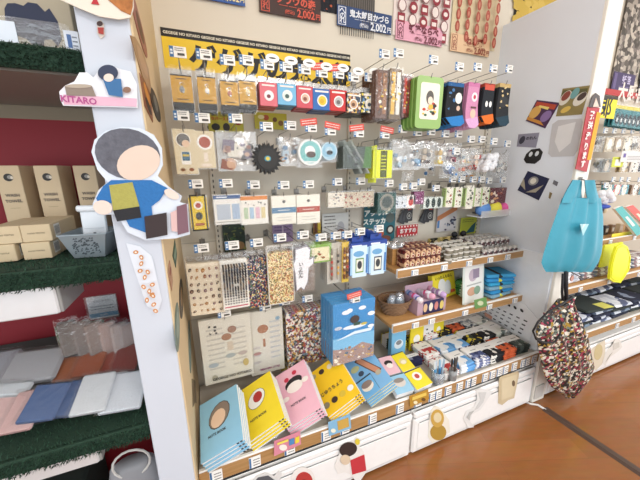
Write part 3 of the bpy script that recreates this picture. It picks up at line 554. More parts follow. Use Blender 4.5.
def ghost(w, h):
    pts = [(-w*.3, -h*.1), (w*.2, -h*.05), (w*.34, -h*.12), (w*.3, -h*.34), (w*.5, -h*.3), (w*.46, -h*.44), (w*.26, -h*.5), (w*.2, -h*.8), (w*.02, -h*.97), (-w*.12, -h*.9), (-w*.3, -h*.97), (-w*.34, -h*.6), (-w*.42, -h*.4), (-w*.32, -h*.3)]
    b = MB().prism(pts, -.003, .003, M('#9a9aa2', .4)); ip = [(x*.9, (z+h*.5)*.94-h*.5) for x, z in pts]; b.prism(ip, -.0045, -.003, M('#f2f2f4', .35))
    dec(b, -w/2, -h, w, h, -.0047, [('T', 'い', .42, .58, .2, '#33313a'), ('T', 'っ', .4, .5, .2, '#33313a'), ('T', 'た', .4, .42, .22, '#33313a'), ('T', 'ん', .4, .34, .2, '#33313a')])
    return [('die_cut_shape', b), ('clear_sleeve', sleeve(w, h, .014, gl=.2))]
hang('die_cut_pack', 'white banner shaped die cut with grey outline', 'sticker pack', ghost, (290, 243, 314, 292), 1.13, 5, .012, 'white die cut packs', tall=.045)
hang('snack_pack', 'small green pack with cream label', 'packet', card('#86b04c', [('R', .5, .45, .8, .6, '#e8dfb8'), ('S', 10, .2, .2, .8, .7, .08, ['#a0542c', '#5f7a34'])], .012, .03), (309, 243, 331, 262), 1.15, 4, .018, 'green packets', tall=.035)
def pens(c1, c2, d):
    def fn(w, h):
        b = MB().box(-w/2, w/2, -.001, .001, -h, -h*.04, M(c1, .4)); r = [('backing_card', b)]
        for k, x in enumerate((-w*.22, w*.2)):
            p = MB(); p.sm = False; p.lathe([(.0045, -h*.9), (.0055, -h*.85), (.0055, -h*.25), (.003, -h*.16)], (x, -.008, 0), M(c2[k], .3), 10); 
            for q in range(4): p.lathe([(.0058, -h*(.3+q*.14)), (.0058, -h*(.36+q*.14))], (x, -.008, 0), M(random.choice(['#c0392b', '#2f2a28', '#e8dcc0', '#d9a441']), .3), 10)
            r.append(('pen', p))
        r.append(('clear_sleeve', sleeve(w, h, .026))); return r
    return fn
hang('pen_pack', 'pen pack on pale grey card', 'pen pack', pens('#c9c2b4', ('#8a7a68', '#b9b0a0'), ''), (327, 241, 342, 283), 1.15, 4, .028, 'pen packs on the fourth row', tall=.035)
hang('pen_pack', 'pen pack with yellow top and brown pen', 'pen pack', pens('#e0bd48', ('#7a4526', '#8a5a30'), ''), (342, 240, 349, 282), 1.14, 3, .028, 'pen packs on the fourth row', tall=.035)
def bluebox(m2):
    def fn(w, h):
        b = MB().rbox(-w/2, w/2, -.014, .014, -h, -h*.14, M('#2a4a9c', .35), .002); b.flat([(-w/2+.003, -h+.004), (w/2-.003, -h+.004), (w/2-.003, -h*.26), (-w/2+.003, -h*.26)], -.0146, '#a9d2ea')
        dec(b, -w/2, -h, w, h*.74, -.0147, [('R', .5, .5, .75, 1.5, '#d4e8f4'), ('E', .45, .78, .28, .14, '#6fa8d2'), ('R', .5, .36, .42, .7, m2), ('R', .5, .36, .34, .58, '#e9e6d8'), ('E', .5, .38, .12, .2, '#3c3f44'), ('R', .88, .4, .1, .9, '#4a7fc0')])
        b.flat([(-w*.4, -h*.23), (w*.1, -h*.23), (w*.1, -h*.19), (-w*.4, -h*.19)], -.0146, '#e6ecf6')
        return [('box', b), ('hang_tab', MB().box(-w*.3, w*.3, .008, .010, -h*.15, 0, M('#2a4a9c', .35)))]
    return fn
hang('toy_box', 'blue and white box with green picture window', 'boxed goods', bluebox('#6c9a4a'), (349, 237, 368, 274), 1.14, 5, .03, 'blue boxes on the fourth row', red=0, tall=.035)
hang('toy_box', 'blue and white box with dark picture window', 'boxed goods', bluebox('#2a3c58'), (368, 234, 386, 272), 1.14, 5, .03, 'blue boxes on the fourth row', red=0, tall=.035)
# ---- fifth row: big clear files and bags
def cfile(title, accent, L):
    def fn(w, h):
        b = MB().box(-w/2, w/2, -.001, .001, -h, 0, M('#d6d2c4', .4)); dec(b, -w/2, -h, w, h, -.0012, L+[('T', title, .55, .075, .085, accent, 0, .03)])
        return [('clear_file', b), ('clear_sleeve', sleeve(w, h, .005, gl=.1))]
    return fn
LN = [('L', 9, .12, .2, .45, .88, '#b9b5ab'), ('L', 8, .6, .2, .9, .85, '#bcb8ae'), ('E', .62, .8, .09, .08, '#9a7a68'), ('E', .5, .7, .1, .08, '#a0785f'), ('R', .56, .55, .12, .2, '#c8bba8'), ('S', 8, .15, .78, .35, .92, .03, ['#4d4a48']), ('E', .8, .4, .09, .05, '#b0a39c'), ('E', .55, .4, .1, .05, '#9fa6a4'), ('E', .2, .3, .1, .05, '#a4adb0'), ('E', .85, .24, .06, .09, '#b7a36a'), ('E', .2, .1, .06, .07, '#a6a08c')]
hang('clear_file', 'translucent cream clear file lettered in black', 'clear file', cfile('GEGEGE NO KITARO', '#3a3734', LN), (199, 317, 250, 381), 1.17, 4, .006, 'clear files', tall=.03)
LM = [('E', .4, .72, .16, .14, '#a8785c'), ('R', .42, .5, .07, .26, '#a8785c'), ('L', 8, .6, .2, .9, .85, '#b9bcbc'), ('L', 3, .08, .15, .3, .5, '#c3bcb8'), ('E', .85, .85, .07, .06, '#87a4b4'), ('E', .2, .35, .12, .05, '#b08a84')]
hang('clear_file', 'translucent grey clear file with brown round print', 'clear file', cfile('MEDAMA OYAJI', '#8a3c68', LM), (248, 310, 282, 373), 1.2, 4, .006, 'clear files', tall=.03)
GB = PAT('gold_black', ['#1f1c18', '#6a5a28', '#b39a45', '#2a261c', '#8c7a38'], 40, .25, .8)
FB = PAT('furoshiki', ['#e9e4da', '#2a2624', '#c89a3a', '#b0423c', '#d9c8a8', '#7f4a6a', '#8a5a30', '#e3ddd0', '#3c3634', '#6f8a9a'], 110, .45, .7)
hang('folded_bag', 'gold and black shiny folded bag', 'bag', patsheet(GB, .01), (278, 305, 290, 370), 1.24, 3, .014, 'gold folded bags', tall=.03)
hang('folded_bag', 'multicoloured patterned folded bag in clear sleeve', 'bag', patsheet(FB, .014), (286, 302, 327, 363), 1.2, 4, .02, 'patterned folded bags', tall=.03)
def skybox(w, h):
    b = MB().rbox(-w/2, w/2, -.012, .012, -h, -h*.02, M('#3f93cf', .35), .002)
    dec(b, -w/2, -h, w, h*.98, -.0122, [('G', [(0, 0), (1, 0), (1, .45), (0, .45)], '#7fbfe4'), ('G', [(0, 0), (1, 0), (1, .2), (.7, .3), (.4, .22), (0, .28)], '#a98f88'), ('S', 40, .03, .02, .97, .26, .045, ['#e8e2d6', '#55708c', '#b0835c', '#3c4a5c', '#d8b45c']), ('E', .3, .85, .1, .05, '#f1f6fa'), ('E', .38, .87, .07, .05, '#f1f6fa'), ('E', .68, .88, .09, .045, '#f1f6fa'), ('E', .12, .62, .09, .04, '#f1f6fa'), ('E', .9, .76, .09, .05, '#f1f6fa'), ('E', .9, .55, .08, .04, '#f1f6fa'), ('G', [(.05, .42), (.5, .52), (.95, .52), (.9, .47), (.5, .47)], '#dcebf4'), ('E', .5, .6, .28, .05, '#e6eef2'), ('E', .5, .72, .11, .09, '#4a3f3c'), ('R', .55, .64, .16, .07, '#3d5a50'), ('E', .72, .62, .08, .03, '#c9b85a')])
    return [('flat_box', b), ('clear_sleeve', sleeve(w, h, .028, gl=.15))]
hang('picture_box', 'sky blue flat box with clouds and town picture', 'flat box', skybox, (333, 299, 374, 359), 1.06, 5, .029, 'sky blue flat boxes', tall=.012, red=1)
# ================================================================== things fixed on the walls
random.seed(11)
def wallcard(name, label, cat, corners, Y, col, L, t=.002, group=None, extra=None, border=None):
    """flat printed board on a plane parallel to the back wall; corners = (x0,y0,x1,y1) seen corner to corner as TL and BR"""
    (ax, ay), (bx, by) = corners; a, b = P(ax, ay, Y), P(bx, by, Y); w, h = b.x-a.x, a.z-b.z
    mb = MB().box(-w/2, w/2, -t, 0, -h, 0, M(col, .5)); dec(mb, -w/2, -h, w, h, -t-.0003, L)
    parts = [('printed_board', mb)]+(extra(w, h, t) if extra else [])
    return mk(name, label, cat, parts, ((a.x+b.x)/2, Y, a.z), group=group), w, h
YW = D-.001
# yellow banner with black header lettering
a, b = P(160, 27, YW), P(350, 60, YW); w, h = b.x-a.x, a.z-P(168, 84, YW).z
mb = MB().box(-w/2, w/2, -.002, 0, -h, 0, M('#f0c928', .45))
mb.flat([(-w/2, -.030), (w/2, -.030), (w/2, 0), (-w/2, 0)], -.0024, '#1d1a18'); mb.flat([(-w/2, -h), (-w/2+.014, -h), (-w/2+.014, -h+.04), (-w/2, -h+.04)], -.0024, '#1d1a18'); mb.flat([(-w/2, -h), (w/2, -h), (w/2, -h+.025), (-w/2, -h+.025)], -.0023, '#1d1a18')
for i in range(6): mb.text('GEGEGE NO KITARO', -w/2+.075+i*.138, -.0155, .0135, -.0028, '#e9dfc8', 0, .03, 1.05)
for i, ch in enumerate('ゲゲゲの鬼太郎'): mb.text(ch, -w/2+.147+.105*i if i < 3 else -w/2+.455+.108*(i-3), -.105, .112, -.003, '#1d1a18', 0, .045, .95)
tagp(mb.build('banner', None, ((a.x+b.x)/2, YW, a.z)), 'yellow banner with huge black lettering behind the top hook row', 'banner')
# hand towels pinned high on the wall with price cards
def towel(label, corners, col, L, group='printed hand towels high on the wall'):
    (x0, x1, zb) = corners; w = x1-x0; top = 2.55; h = top-zb
    mb = MB(); N = 10
    v = []; 
    for j in range(2):
        for i in range(N+1): v.append((-w/2+w*i/N, -.004-.0025*math.sin(i*1.9), -h*j))
    mb.add(v, [(i, i+1, N+2+i, N+1+i) for i in range(N)], M(col, .9, kind='cloth')); mb.add([(x, y+.0015, z) for x, y, z in v], [(i, i+1, N+2+i, N+1+i) for i in range(N)], M(col, .9, kind='cloth'))
    dec(mb, -w/2, -h, w, h, -.0068, L)
    return tagp(mb.build('hand_towel', None, ((x0+x1)/2, YW, top)), label, 'hand towel', group)
def wx(px, py): p = P(px, py, YW); return p.x, p.z
RD = '#8e2432'
L = []
for r in range(5):
    for c in range(5):
        u, v = .12+.19*c, .05+.11*r; k = (r+c) % 3
        if k == 0: L += [('E', u, v, .07, .075, RD), ('E', u, v, .04, .03, '#eadbd2')]
        elif k == 1: L += [('R', u, v, .12, .13, RD), ('R', u, v, .08, .05, '#eadbd2')]
        else: L += [('E', u, v, .07, .08, '#8a5a5a'), ('E', u, v, .055, .065, '#eadbd2')]
x0, zb = wx(391, 20); x1, _ = wx(444, 30); towel('pinkish white hand towel printed with dark red round icons', (x0+.01, x1+.03, wx(440, 44)[1]), '#eadbd2', L)
L = []
for c in range(5):
    for r in range(5): L += [('E', .12+.19*c, .06+.12*r+(.03 if c % 2 else 0), .045, .08, '#a8442f'), ('E', .12+.19*c, .06+.12*r+(.03 if c % 2 else 0), .02, .05, '#c9826a'), ('G', [(.09+.19*c, .1+.12*r), (.15+.19*c, .1+.12*r), (.12+.19*c, .12+.12*r)], '#a8442f')]
x0, _ = wx(451, 20); x1, _ = wx(496, 30); towel('cream hand towel printed with rows of rust red fish', (x0, x1, wx(485, 50)[1]), '#d8c6a0', L)
x0, _ = wx(338, 15); x1, _ = wx(374, 15); towel('grey black finely striped hand towel above the blue price card', (x0, x1, wx(372, 28)[1]), '#77716a', [('R', .05+.06*i, .5, .02, 3, '#3c3834') for i in range(16)])
x0, _ = wx(318, 0); x1, _ = wx(337, 15); towel('near black hand towel left of the striped one', (x0, x1, wx(330, 13)[1]), '#23242a', [('S', 10, .1, 0, .9, .3, .06, ['#b8542f', '#2e3c50'])])
x0, _ = wx(515, 0); x1, _ = wx(575, 10); towel('black and yellow patterned hand towel above the right partition', (x0, x1+.1, wx(514, 25)[1]), '#25221f', [('S', 110, 0, 0, 1, .6, .07, ['#d2b352', '#c9a840'])])
def price(label, tl, br, col, fg, title, num, side=True, ts=.15, extra=()):
    (x0, z0), (x1, z1) = wx(*tl), wx(*br); w, h = x1-x0, z0-z1
    mb = MB().rbox(-w/2, w/2, -.002, 0, -h, 0, M(col, .5), .0008)
    L = list(extra)
    r = h/w
    if side: L += [('R', .09, .5, .13, r*.86, fg), ('R', .09, .5, .105, r*.8, col), ('T', 'へ', .09, .72, .11, fg), ('T', 'の', .09, .48, .1, fg), ('T', 'れ', .09, .26, .1, fg)]
    L += [('T', title, .58, .66, ts, fg, 0, .035), ('L', 1, .3, .40, .86, .46, fg), ('T', num, .74, .2, .15, fg, 0, .025, .9), ('T', '円', .945, .18, .085, fg), ('T', '(税込)', .47, .18, .06, fg)]
    dec(mb, -w/2, -h, w, h, -.0022, L); return tagp(mb.build('price_card', None, ((x0+x1)/2, YW-.009, z0)), label, 'price card', 'towel price cards')
price('dark blue price card below the striped hand towel', (336, 5), (390, 36), '#24406e', '#e6e9ee', '鬼太郎目かづら', '2,002', ts=.105)
price('pink price card with dark red lettering', (395, 20), (440, 48), '#e2a3b4', '#6b2234', '妖怪ならべ', '2,002', ts=.13)
price('dark brown price card with orange red lettering', (258, -12), (320, 24), '#3a211b', '#d65a44', 'クラウの森', '2,002', ts=.13)
price('beige price card with rust lettering under the fish towel', (450, 33), (487, 58), '#e2bd93', '#8e3a28', 'ねこ塚', '2,002', ts=.14)
price('blue price card cut by the top edge of the view', (186, -32), (245, 8), '#2b579e', '#f0dfa0', '妖怪道中', '2,002', ts=.14)
# posters and cards on the back panel behind the hooks
YB = D-.0232
wallcard('poster', 'yellow green poster with dark and red lettering, left one behind the second row', 'poster', ((207, 111), (244, 133)), YB, '#b9b13a', [('T', '集めて楽しい', .4, .84, .1, '#2a2a20'), ('T', 'ラバーストラップ', .5, .64, .105, '#b03a2a', 0, .04), ('E', .2, .25, .12, .1, '#2a2622'), ('E', .5, .25, .1, .12, '#3b3630'), ('E', .85, .55, .1, .1, '#9a3a2a')])
wallcard('poster', 'yellow green poster with round figures, right one behind the second row', 'poster', ((254, 112), (287, 130)), YB, '#b5ac35', [('E', .35, .7, .09, .08, '#a8512c'), ('E', .2, .72, .1, .06, '#d6d09a'), ('E', .62, .6, .07, .07, '#6a4a28'), ('E', .8, .4, .08, .08, '#7b5a2c'), ('R', .3, .3, .3, .1, '#8f8a2a')])
wallcard('poster', 'dark green picture poster behind the fourth row', 'poster', ((222, 225), (246, 250)), YB, '#1f3226', [('S', 40, .03, .05, .97, .95, .09, ['#3a5a34', '#57642e', '#18251c', '#7a7a40']), ('E', .75, .2, .2, .2, '#8a6a44')])
wallcard('poster', 'pale purple poster behind the fourth row', 'poster', ((272, 224), (293, 241)), YB, '#9a86ac', [('L', 4, .1, .2, .9, .9, '#6d5886'), ('R', .5, .5, .08, .7, '#c5b7cf')])
wallcard('poster', 'narrow brown and yellow card behind the fourth row', 'poster', ((313, 220), (321, 234)), YB, '#8a6a3a', [('R', .3, .5, .3, 1.4, '#5c2f22'), ('R', .75, .5, .35, 1.4, '#cdb23c')])
wallcard('poster', 'white card with faint figures beside the teal poster', 'poster', ((322, 214), (348, 236)), YB, '#d8d8d4', [('L', 4, .08, .4, .5, .95, '#6d6a66'), ('E', .7, .4, .14, .22, '#b5b5b8'), ('E', .7, .22, .14, .1, '#7b5448')])
wallcard('poster', 'teal poster with white and yellow lettering behind blue boxes', 'poster', ((364, 204), (394, 241)), YB, '#1f6470', [('T', 'ゲゲゲの鬼', .35, .93, .1, '#d8c85a', 0, .03), ('T', 'アクリル', .38, .76, .19, '#e6ece4', 0, .04), ('T', 'ステッカー', .42, .55, .18, '#e6ece4', 0, .04), ('E', .2, .3, .13, .1, '#c3b7a2'), ('E', .2, .3, .08, .06, '#2c3a44'), ('E', .5, .24, .14, .1, '#b5542f'), ('E', .84, .32, .13, .13, '#23282c'), ('E', .84, .32, .08, .08, '#c9c6ba'), ('E', .82, .62, .14, .14, '#54605c'), ('E', .3, .1, .2, .08, '#d6d0c4'), ('E', .7, .1, .16, .09, '#7b4a3c')])
def fan(label, px, py):
    p = P(px, py, YB); t = thing('fanned_cards', label, 'cards', p)
    for k, a in enumerate((24, 12, 0)):
        b = MB().prism(rrect(.05, .078, .006), -.0015, 0, M('#3b3c40', .4)); dec(b, -.025, -.078, .05, .078, -.0016, [('E', .5, .42, .34, .42, '#b9bab8'), ('E', .5, .42, .27, .34, '#2f3034'), ('E', .5, .42, .15, .2, '#a9a9a4'), ('R', .5, .9, .5, .12, '#b9473c')] if k == 2 else [('R', .5, .5, .7, 1.2, '#4c4e52')])
        o = b.build('card', t); o.rotation_euler = (0, R(a), 0); o.location = (-.012*(2-k), -.0018*k, -.008*(2-k))
fan('left fan of dark round printed cards on the back panel', 409, 208); fan('right fan of dark round printed cards on the back panel', 430, 208)
wallcard('sign', 'red sign with white dots and pale lettering', 'sign', ((397, 226), (417, 235)), YB, '#b8323a', [('E', .08+.14*i, .9, .035, .035, '#f3e7e2') for i in range(7)]+[('E', .08+.14*i, .1, .035, .035, '#f3e7e2') for i in range(7)]+[('T', 'おすすめ', .5, .5, .2, '#f0e3e0', 0, .04)])
wallcard('poster', 'poster with orange diagonal and dark blue figures', 'poster', ((438, 206), (455, 230)), YB, '#c9c5c6', [('G', [(0, .6), (1, 1), (1, .8), (0, .4)], '#c07f56'), ('S', 14, .3, .05, .95, .55, .09, ['#3c4258', '#54485c', '#8c94a6']), ('R', .08, .3, .1, .3, '#4a7bb0')])
wallcard('poster', 'small yellow green card with dark teal shape near the right partition', 'poster', ((461, 218), (475, 233)), D-.03, '#b3b83c', [('L', 2, .1, .7, .8, .92, '#4d5a28'), ('G', [(.35, .05), (.9, .1), (.95, .7), (.7, .5)], '#22525a')])
# stickers on the left white panel's front face
YP = .87
def outline(px, Y): return [(P(x, y, Y).x, P(x, y, Y).z) for x, y in px]
def cut(name, label, cat, px, Y, t, col, layers, loc_px):
    o = P(*loc_px, Y); pts = [(x-o.x, z-o.z) for x, z in outline(px, Y)]
    area = sum(pts[i][0]*pts[(i+1) % len(pts)][1]-pts[(i+1) % len(pts)][0]*pts[i][1] for i in range(len(pts)))
    if area < 0: pts = pts[::-1]
    b = MB().prism(pts, -t, 0, M(col, .4)); parts = [('backing_board', b)]; y = -t-.0006
    for nm, lay in layers:
        q = MB()
        for kind, *r in lay:
            if kind == 'poly': q.prism([(x-o.x, z-o.z) for x, z in outline(r[0], Y)], y-.0008, y, M(r[1], .8, kind=r[2] if len(r) > 2 else ''))
            elif kind == 'text': p = P(r[1], r[2], Y); q.text(r[0], p.x-o.x, p.z-o.z, r[3], y-.001, r[4], r[5] if len(r) > 5 else 0, .03)
            y -= .0009
        parts.append((nm, q))
    return mk(name, label, cat, parts, (o.x, Y, o.z))
def oval(cx, cy, a, b, r=0, n=22): c, s = math.cos(r), math.sin(r); return [(cx+x*a*c-y*b*s, cy+x*a*s+y*b*c) for x, y in ell(n)]
cut('cutout_board', 'big die cut doll shaped board, grey round top and blue yellow body', 'cutout board',
    [(92, 152), (95, 140), (106, 131), (122, 127), (140, 128), (154, 135), (162, 148), (163, 165), (158, 176), (168, 186), (182, 196), (180, 202), (188, 204), (190, 234), (176, 238), (146, 240), (128, 232), (122, 222), (116, 214), (98, 215), (93, 204), (99, 190), (108, 182), (98, 170)], .85, .004, '#d9e0ea',
    [('fur_cap', [('poly', oval(128, 154, 33, 25, .25), '#62636c', 'fur')]), ('pale_oval', [('poly', oval(139, 163, 22, 17, -.35), '#dfc9b8')]),
     ('blue_cloth', [('poly', [(104, 186), (112, 180), (152, 180), (168, 188), (160, 200), (152, 206), (154, 226), (146, 232), (130, 226), (118, 202), (100, 204), (97, 198)], '#2c6fae', 'cloth')]),
     ('patchwork_cloth', [('poly', [(110, 185), (133, 182), (140, 206), (114, 210)], '#a9a354', 'cloth'), ('poly', [(114, 210), (140, 206), (142, 217), (118, 221)], '#26262a', 'cloth')]),
     ('pale_mitt', [('poly', oval(104, 207, 9.5, 7, .2), '#e6d3c6')]), ('pale_mitt', [('poly', oval(172, 194, 8, 4, .5), '#e6d3c6')]),
     ('brown_block', [('poly', [(145, 216), (167, 212), (168, 234), (147, 238)], '#3a2f30'), ('poly', [(171, 212), (180, 208), (183, 232), (172, 230)], '#d7b4b0'), ('poly', [(177, 206), (187, 203), (189, 231), (178, 234)], '#7d5c66')])], (140, 185))
cut('acrylic_sign', 'white cloud shaped acrylic sign with pink band lettered KITARO', 'sign', [(60, 92), (66, 86), (75, 82), (80, 73), (88, 73), (94, 78), (103, 66), (117, 68), (122, 70), (131, 72), (137, 84), (138, 108), (64, 106), (61, 100)], .86, .004, '#e8e9ee',
    [('pink_band', [('poly', [(64, 95), (100, 97), (137, 99), (137, 107), (65, 105)], '#e3b4c6'), ('text', 'KITARO', 80, 101, .0185, '#b04a86', R(-2))]),
     ('brown_stump', [('poly', [(66, 87), (93, 87), (97, 97), (68, 96)], '#8e8074'), ('poly', oval(80, 87, 13, 2), '#b5a796')]),
     ('blue_shape', [('poly', oval(109, 74, 10, 8), '#3a4258'), ('poly', [(104, 80), (122, 80), (124, 98), (110, 96)], '#3f6f9e'), ('poly', oval(110, 79, 5, 4), '#ead6c8'), ('poly', oval(128, 91, 4, 3), '#8a6a58')])], (100, 88))
cut('round_board', 'cream and brown round cutout board at the top of the white panel', 'cutout board', [(60, 0), (62, -20), (90, -40), (120, -30), (133, -10), (134, 8), (131, 18), (120, 20), (100, 17), (80, 9)], .855, .003, '#e6dccb',
    [('brown_patch', [('poly', [(104, -3), (134, -12), (133, 8), (131, 16), (122, 12)], '#b0703c', 'fur')]), ('red_triangle', [('poly', [(92, 5), (96, -3), (100, 6)], '#b8323a')])], (100, 5))
cut('sticker', 'tiny figure shaped sticker in red and dark on the white panel', 'sticker', [(97, 22), (101, 20), (104, 24), (105, 36), (101, 39), (97, 33)], .8685, .001, '#cfc3b8', [('print', [('poly', oval(100, 24, 3, 2.5), '#4a3a38'), ('poly', [(98, 28), (104, 28), (104, 35), (99, 34)], '#a8433c')])], (100, 30))
p = []
for k in range(14): cx, cy = 135+[1, 7, 7, 6, 14, 11, 19, 10, 16, 19, 20, 14, 21, 23][k]*.95, 251+[1, 6, 12, 19, 20, 25, 32, 34, 38, 41, 42, 46, 50, 56][k]; p.append(('poly', oval(cx, cy, 2.6, 1.9, k), '#c98a54')); p.append(('poly', oval(cx, cy, 1.1, .8, k), '#f3e6d8'))
cut('sticker', 'clear sticker sheet with small orange flowers on the white panel', 'sticker', [(126, 243), (140, 246), (152, 256), (162, 300), (158, 312), (147, 306), (135, 272)], .8685, .001, '#dde2ea', [('orange_flowers', p)], (145, 280))
# stickers on the inner side of the left panel (plane x = XL) and on the right partition (plane x = XR)
def sidecard(name, label, cat, px, X, col, layers, sgn, t=.0015):
    """outline on a plane x = X facing sgn; px = outline in the photo"""
    c = sum((PX(x, y, X) for x, y in px), Vector())/len(px)
    def q(pl): return [((v.y-c.y)*(-sgn), v.z-c.z) for v in (PX(x, y, X) for x, y in pl)]
    def ccw(pts): return pts if sum(pts[i][0]*pts[(i+1) % len(pts)][1]-pts[(i+1) % len(pts)][0]*pts[i][1] for i in range(len(pts))) > 0 else pts[::-1]
    b = MB().prism(ccw(q(px)), -t, 0, M(col, .45)); y = -t-.0003; e = MB()
    for l in layers:
        if l[0] == 'text': v = PX(l[2], l[3], X); e.text(l[1], (v.y-c.y)*(-sgn), v.z-c.z, l[4], y, l[5], l[6] if len(l) > 6 else 0, .04); continue
        e.flat(ccw(q(l[0])), y, l[1]); y -= .0003
    parts = [('backing', b)]+([('print', e)] if layers else [])
    return mk(name, label, cat, parts, (c.x, c.y, c.z), (0, 0, R(90) if sgn > 0 else R(-90)))
def S(label, px, col, L=()): return sidecard('wall_sticker', label, 'sticker', px, XL+.0005, col, L, 1)
S('rose brown oval sticker high on the warm lit side panel', oval(139, 27, 4.5, 21, -.18), '#9a5c4e', [(oval(139, 27, 2.2, 12, -.18), '#6a4a34')])
S('tan hand shaped sticker below the rose brown oval', [(134, 42), (139, 44), (146, 60), (151, 76), (148, 86), (142, 82), (138, 68)], '#a8835f', [(oval(143, 64, 3, 12, -.3), '#bd9a78')])
S('narrow orange and brown picture sticker on warm lit side panel', [(142, 80), (150, 90), (153, 116), (148, 118), (144, 100)], '#8a4f2c', [(oval(147, 95, 2, 8, -.1), '#d08a3c'), (oval(149, 108, 2, 6, -.1), '#3b2a20')])
S('black oval sticker beside the orange picture sticker', oval(155.5, 106, 3.5, 15, -.2), '#26211e', [(oval(155.5, 104, 1.6, 8, -.2), '#7a776c')])
S('small dark green rectangular sticker low on the side panel', [(172, 246), (176, 245), (177, 262), (174, 263)], '#3c5a48', [([(173, 250), (176, 249), (176, 257), (174, 258)], '#8aa08a')])
S('reddish thin figure sticker below the green rectangle', [(168, 264), (171, 262), (173, 285), (171, 288), (169, 275)], '#b08468', [(oval(170, 270, 1, 3), '#8a4a3a')])
S('black brown oval sticker beside the cream sticker sheet', oval(181, 297, 2.8, 13, -.05), '#3a322a', [(oval(181, 297, 1.4, 7, -.05), '#8a6f4e')])
S('grey green oval sticker, upper of two', oval(177, 325, 3.6, 15, -.03), '#6a7c72', [(oval(177, 325, 2, 9), '#93a297')])
S('grey green oval sticker, lower of two', oval(189.5, 344, 2.6, 11, -.03), '#76867c', [(oval(189.5, 344, 1.3, 6), '#98a69c')])
S('thin brown crooked sticker low on the side panel', [(192, 372), (194, 370), (195, 395), (196, 412), (194, 412), (193, 392)], '#7d6a50')
def T(label, px, col, L=(), cat='sticker'): return sidecard('wall_sticker', label, cat, px, XR-.0005, col, L, -1)
T('postcard in purple and orange on the right partition', [(527, 109), (551, 97), (557, 116), (533, 130)], '#4a2c4e', [([(529, 110), (550, 99), (551, 103), (530, 114)], '#b5472f'), (oval(549, 110, 6, 6), '#d9a95a'), (oval(536, 118, 5, 5), '#8a6fa0'), ([(540, 121), (556, 112), (556, 115), (535, 127)], '#c98a3c'), ([(535, 110), (546, 104), (546, 106), (536, 112)], '#e6cf7a')], 'postcard')
T('postcard in brown and green with pale rounded shapes', [(560, 92), (588, 83), (585, 112), (558, 118)], '#8f8050', [([(561, 94), (587, 85), (587, 93), (560, 101)], '#5c5a34'), (oval(565, 102, 6, 6), '#dcd6c8'), (oval(564, 100, 4, 3.5), '#4a3a34'), (oval(581, 95, 6, 7), '#dcd6c8'), (oval(581, 93, 4.5, 4.5), '#8a4438'), (oval(572, 94, 4, 5), '#6fa0a0'), (oval(576, 108, 5, 3), '#d8b85a')], 'postcard')
T('large translucent white rounded card on the right partition', [(556, 122), (580, 117), (585, 120), (578, 152), (573, 156), (551, 157), (549, 152), (554, 126)], '#c4c2c2', [([(560, 124), (577, 124), (575, 140), (566, 152), (558, 144)], '#dedcda')], 'card')
T('small grey lettered ticket card on the right partition', [(518, 135), (539, 132), (537, 145), (517, 149)], '#8f8d9c', [('text', 'のれん', 524, 139, .02, '#2d2b38'), (oval(533, 139, 3, 4), '#3c3a48')], 'card')
T('black rounded sticker with two pale ovals', [(525, 153), (529, 149), (537, 149), (541, 153), (542, 159), (538, 163), (529, 164), (525, 160)], '#1c1a1a', [(oval(530, 154, 1.8, 2.5), '#d9dce0'), (oval(536, 154, 1.8, 2.5), '#d9dce0')])
T('dark navy postcard with pale round and leaf shapes', [(520, 178), (543, 171), (548, 192), (523, 199)], '#1e2144', [(oval(534, 181, 5, 4.5), '#8f8d8a'), (oval(534, 181, 3, 3), '#d9d3c4'), ([(523, 184), (529, 188), (538, 193), (528, 192)], '#a9a08c'), ([(545, 178), (546, 186), (539, 191), (542, 184)], '#a9a08c')], 'postcard')
T('tiny grey two pronged sticker', [(553, 182), (558, 180), (558, 184), (553, 186)], '#6f6e74'); T('tiny brown key shaped sticker', [(549, 193), (552, 192), (551, 198), (549, 199)], '#8a7850')
# icon chart standing against the right partition on the bottom shelf
L = []
for r in range(5):
    for c in range(8):
        x, y = 494+c*6.4+r*.2, 305.5+c*3.0+r*4.4
        if (r + c) % 4 == 3 and c > 5: continue
        L.append(([(x, y), (x+3, y+1.4), (x+3, y+2.6), (x, y+1.3)], '#3b3c40' if (r*c) % 3 == 0 else '#8b8d90'))
for c in range(6): L.append((oval(500+c*6, 300+c*2.6, 1.6, 1.3), '#2b2b2e'))
L.append(([(524, 331), (534, 335), (533, 339), (524, 335)], '#d8a08a'))
sidecard('icon_chart', 'white chart with a grid of small black icons, beside the folded towels', 'chart', [(488, 297), (500, 294), (547, 314), (536, 345), (488, 322)], XR-.012, '#eef0f2', L, -1, .003)
# long red vertical sign on the partition end and dark hook ornament above
YE = .903
cut('vertical_sign', 'tall red sign with white lettering on the partition end', 'sign', [(587, 107), (599, 108), (590, 155), (586, 172), (575, 169), (581, 140)], YE, .003, '#b0262e',
    [('yellow_strip', [('poly', [(596, 112), (600, 113), (590, 160), (586, 160)], '#e6a83c')]),
     ('white_lettering', [('text', '発', 590.5, 116, .04, '#f7efe8'), ('text', '送', 588.5, 126.5, .04, '#f7efe8'), ('text', '承', 586.3, 137, .04, '#f7efe8'), ('text', 'り', 584, 147, .038, '#f7efe8'), ('text', 'ま', 582.2, 156, .038, '#f7efe8'), ('text', 'す', 580.5, 164.5, .038, '#f7efe8')])], (588, 138))
cut('small_cutout', 'small grey brown hooded cutout above the red vertical sign', 'cutout board', [(588, 108), (591, 98), (595, 93), (599, 96), (600, 107)], YE, .003, '#4c403c', [('pale_patch', [('poly', [(592, 107), (595, 98), (598, 107)], '#e3cbbb')])], (595, 102))
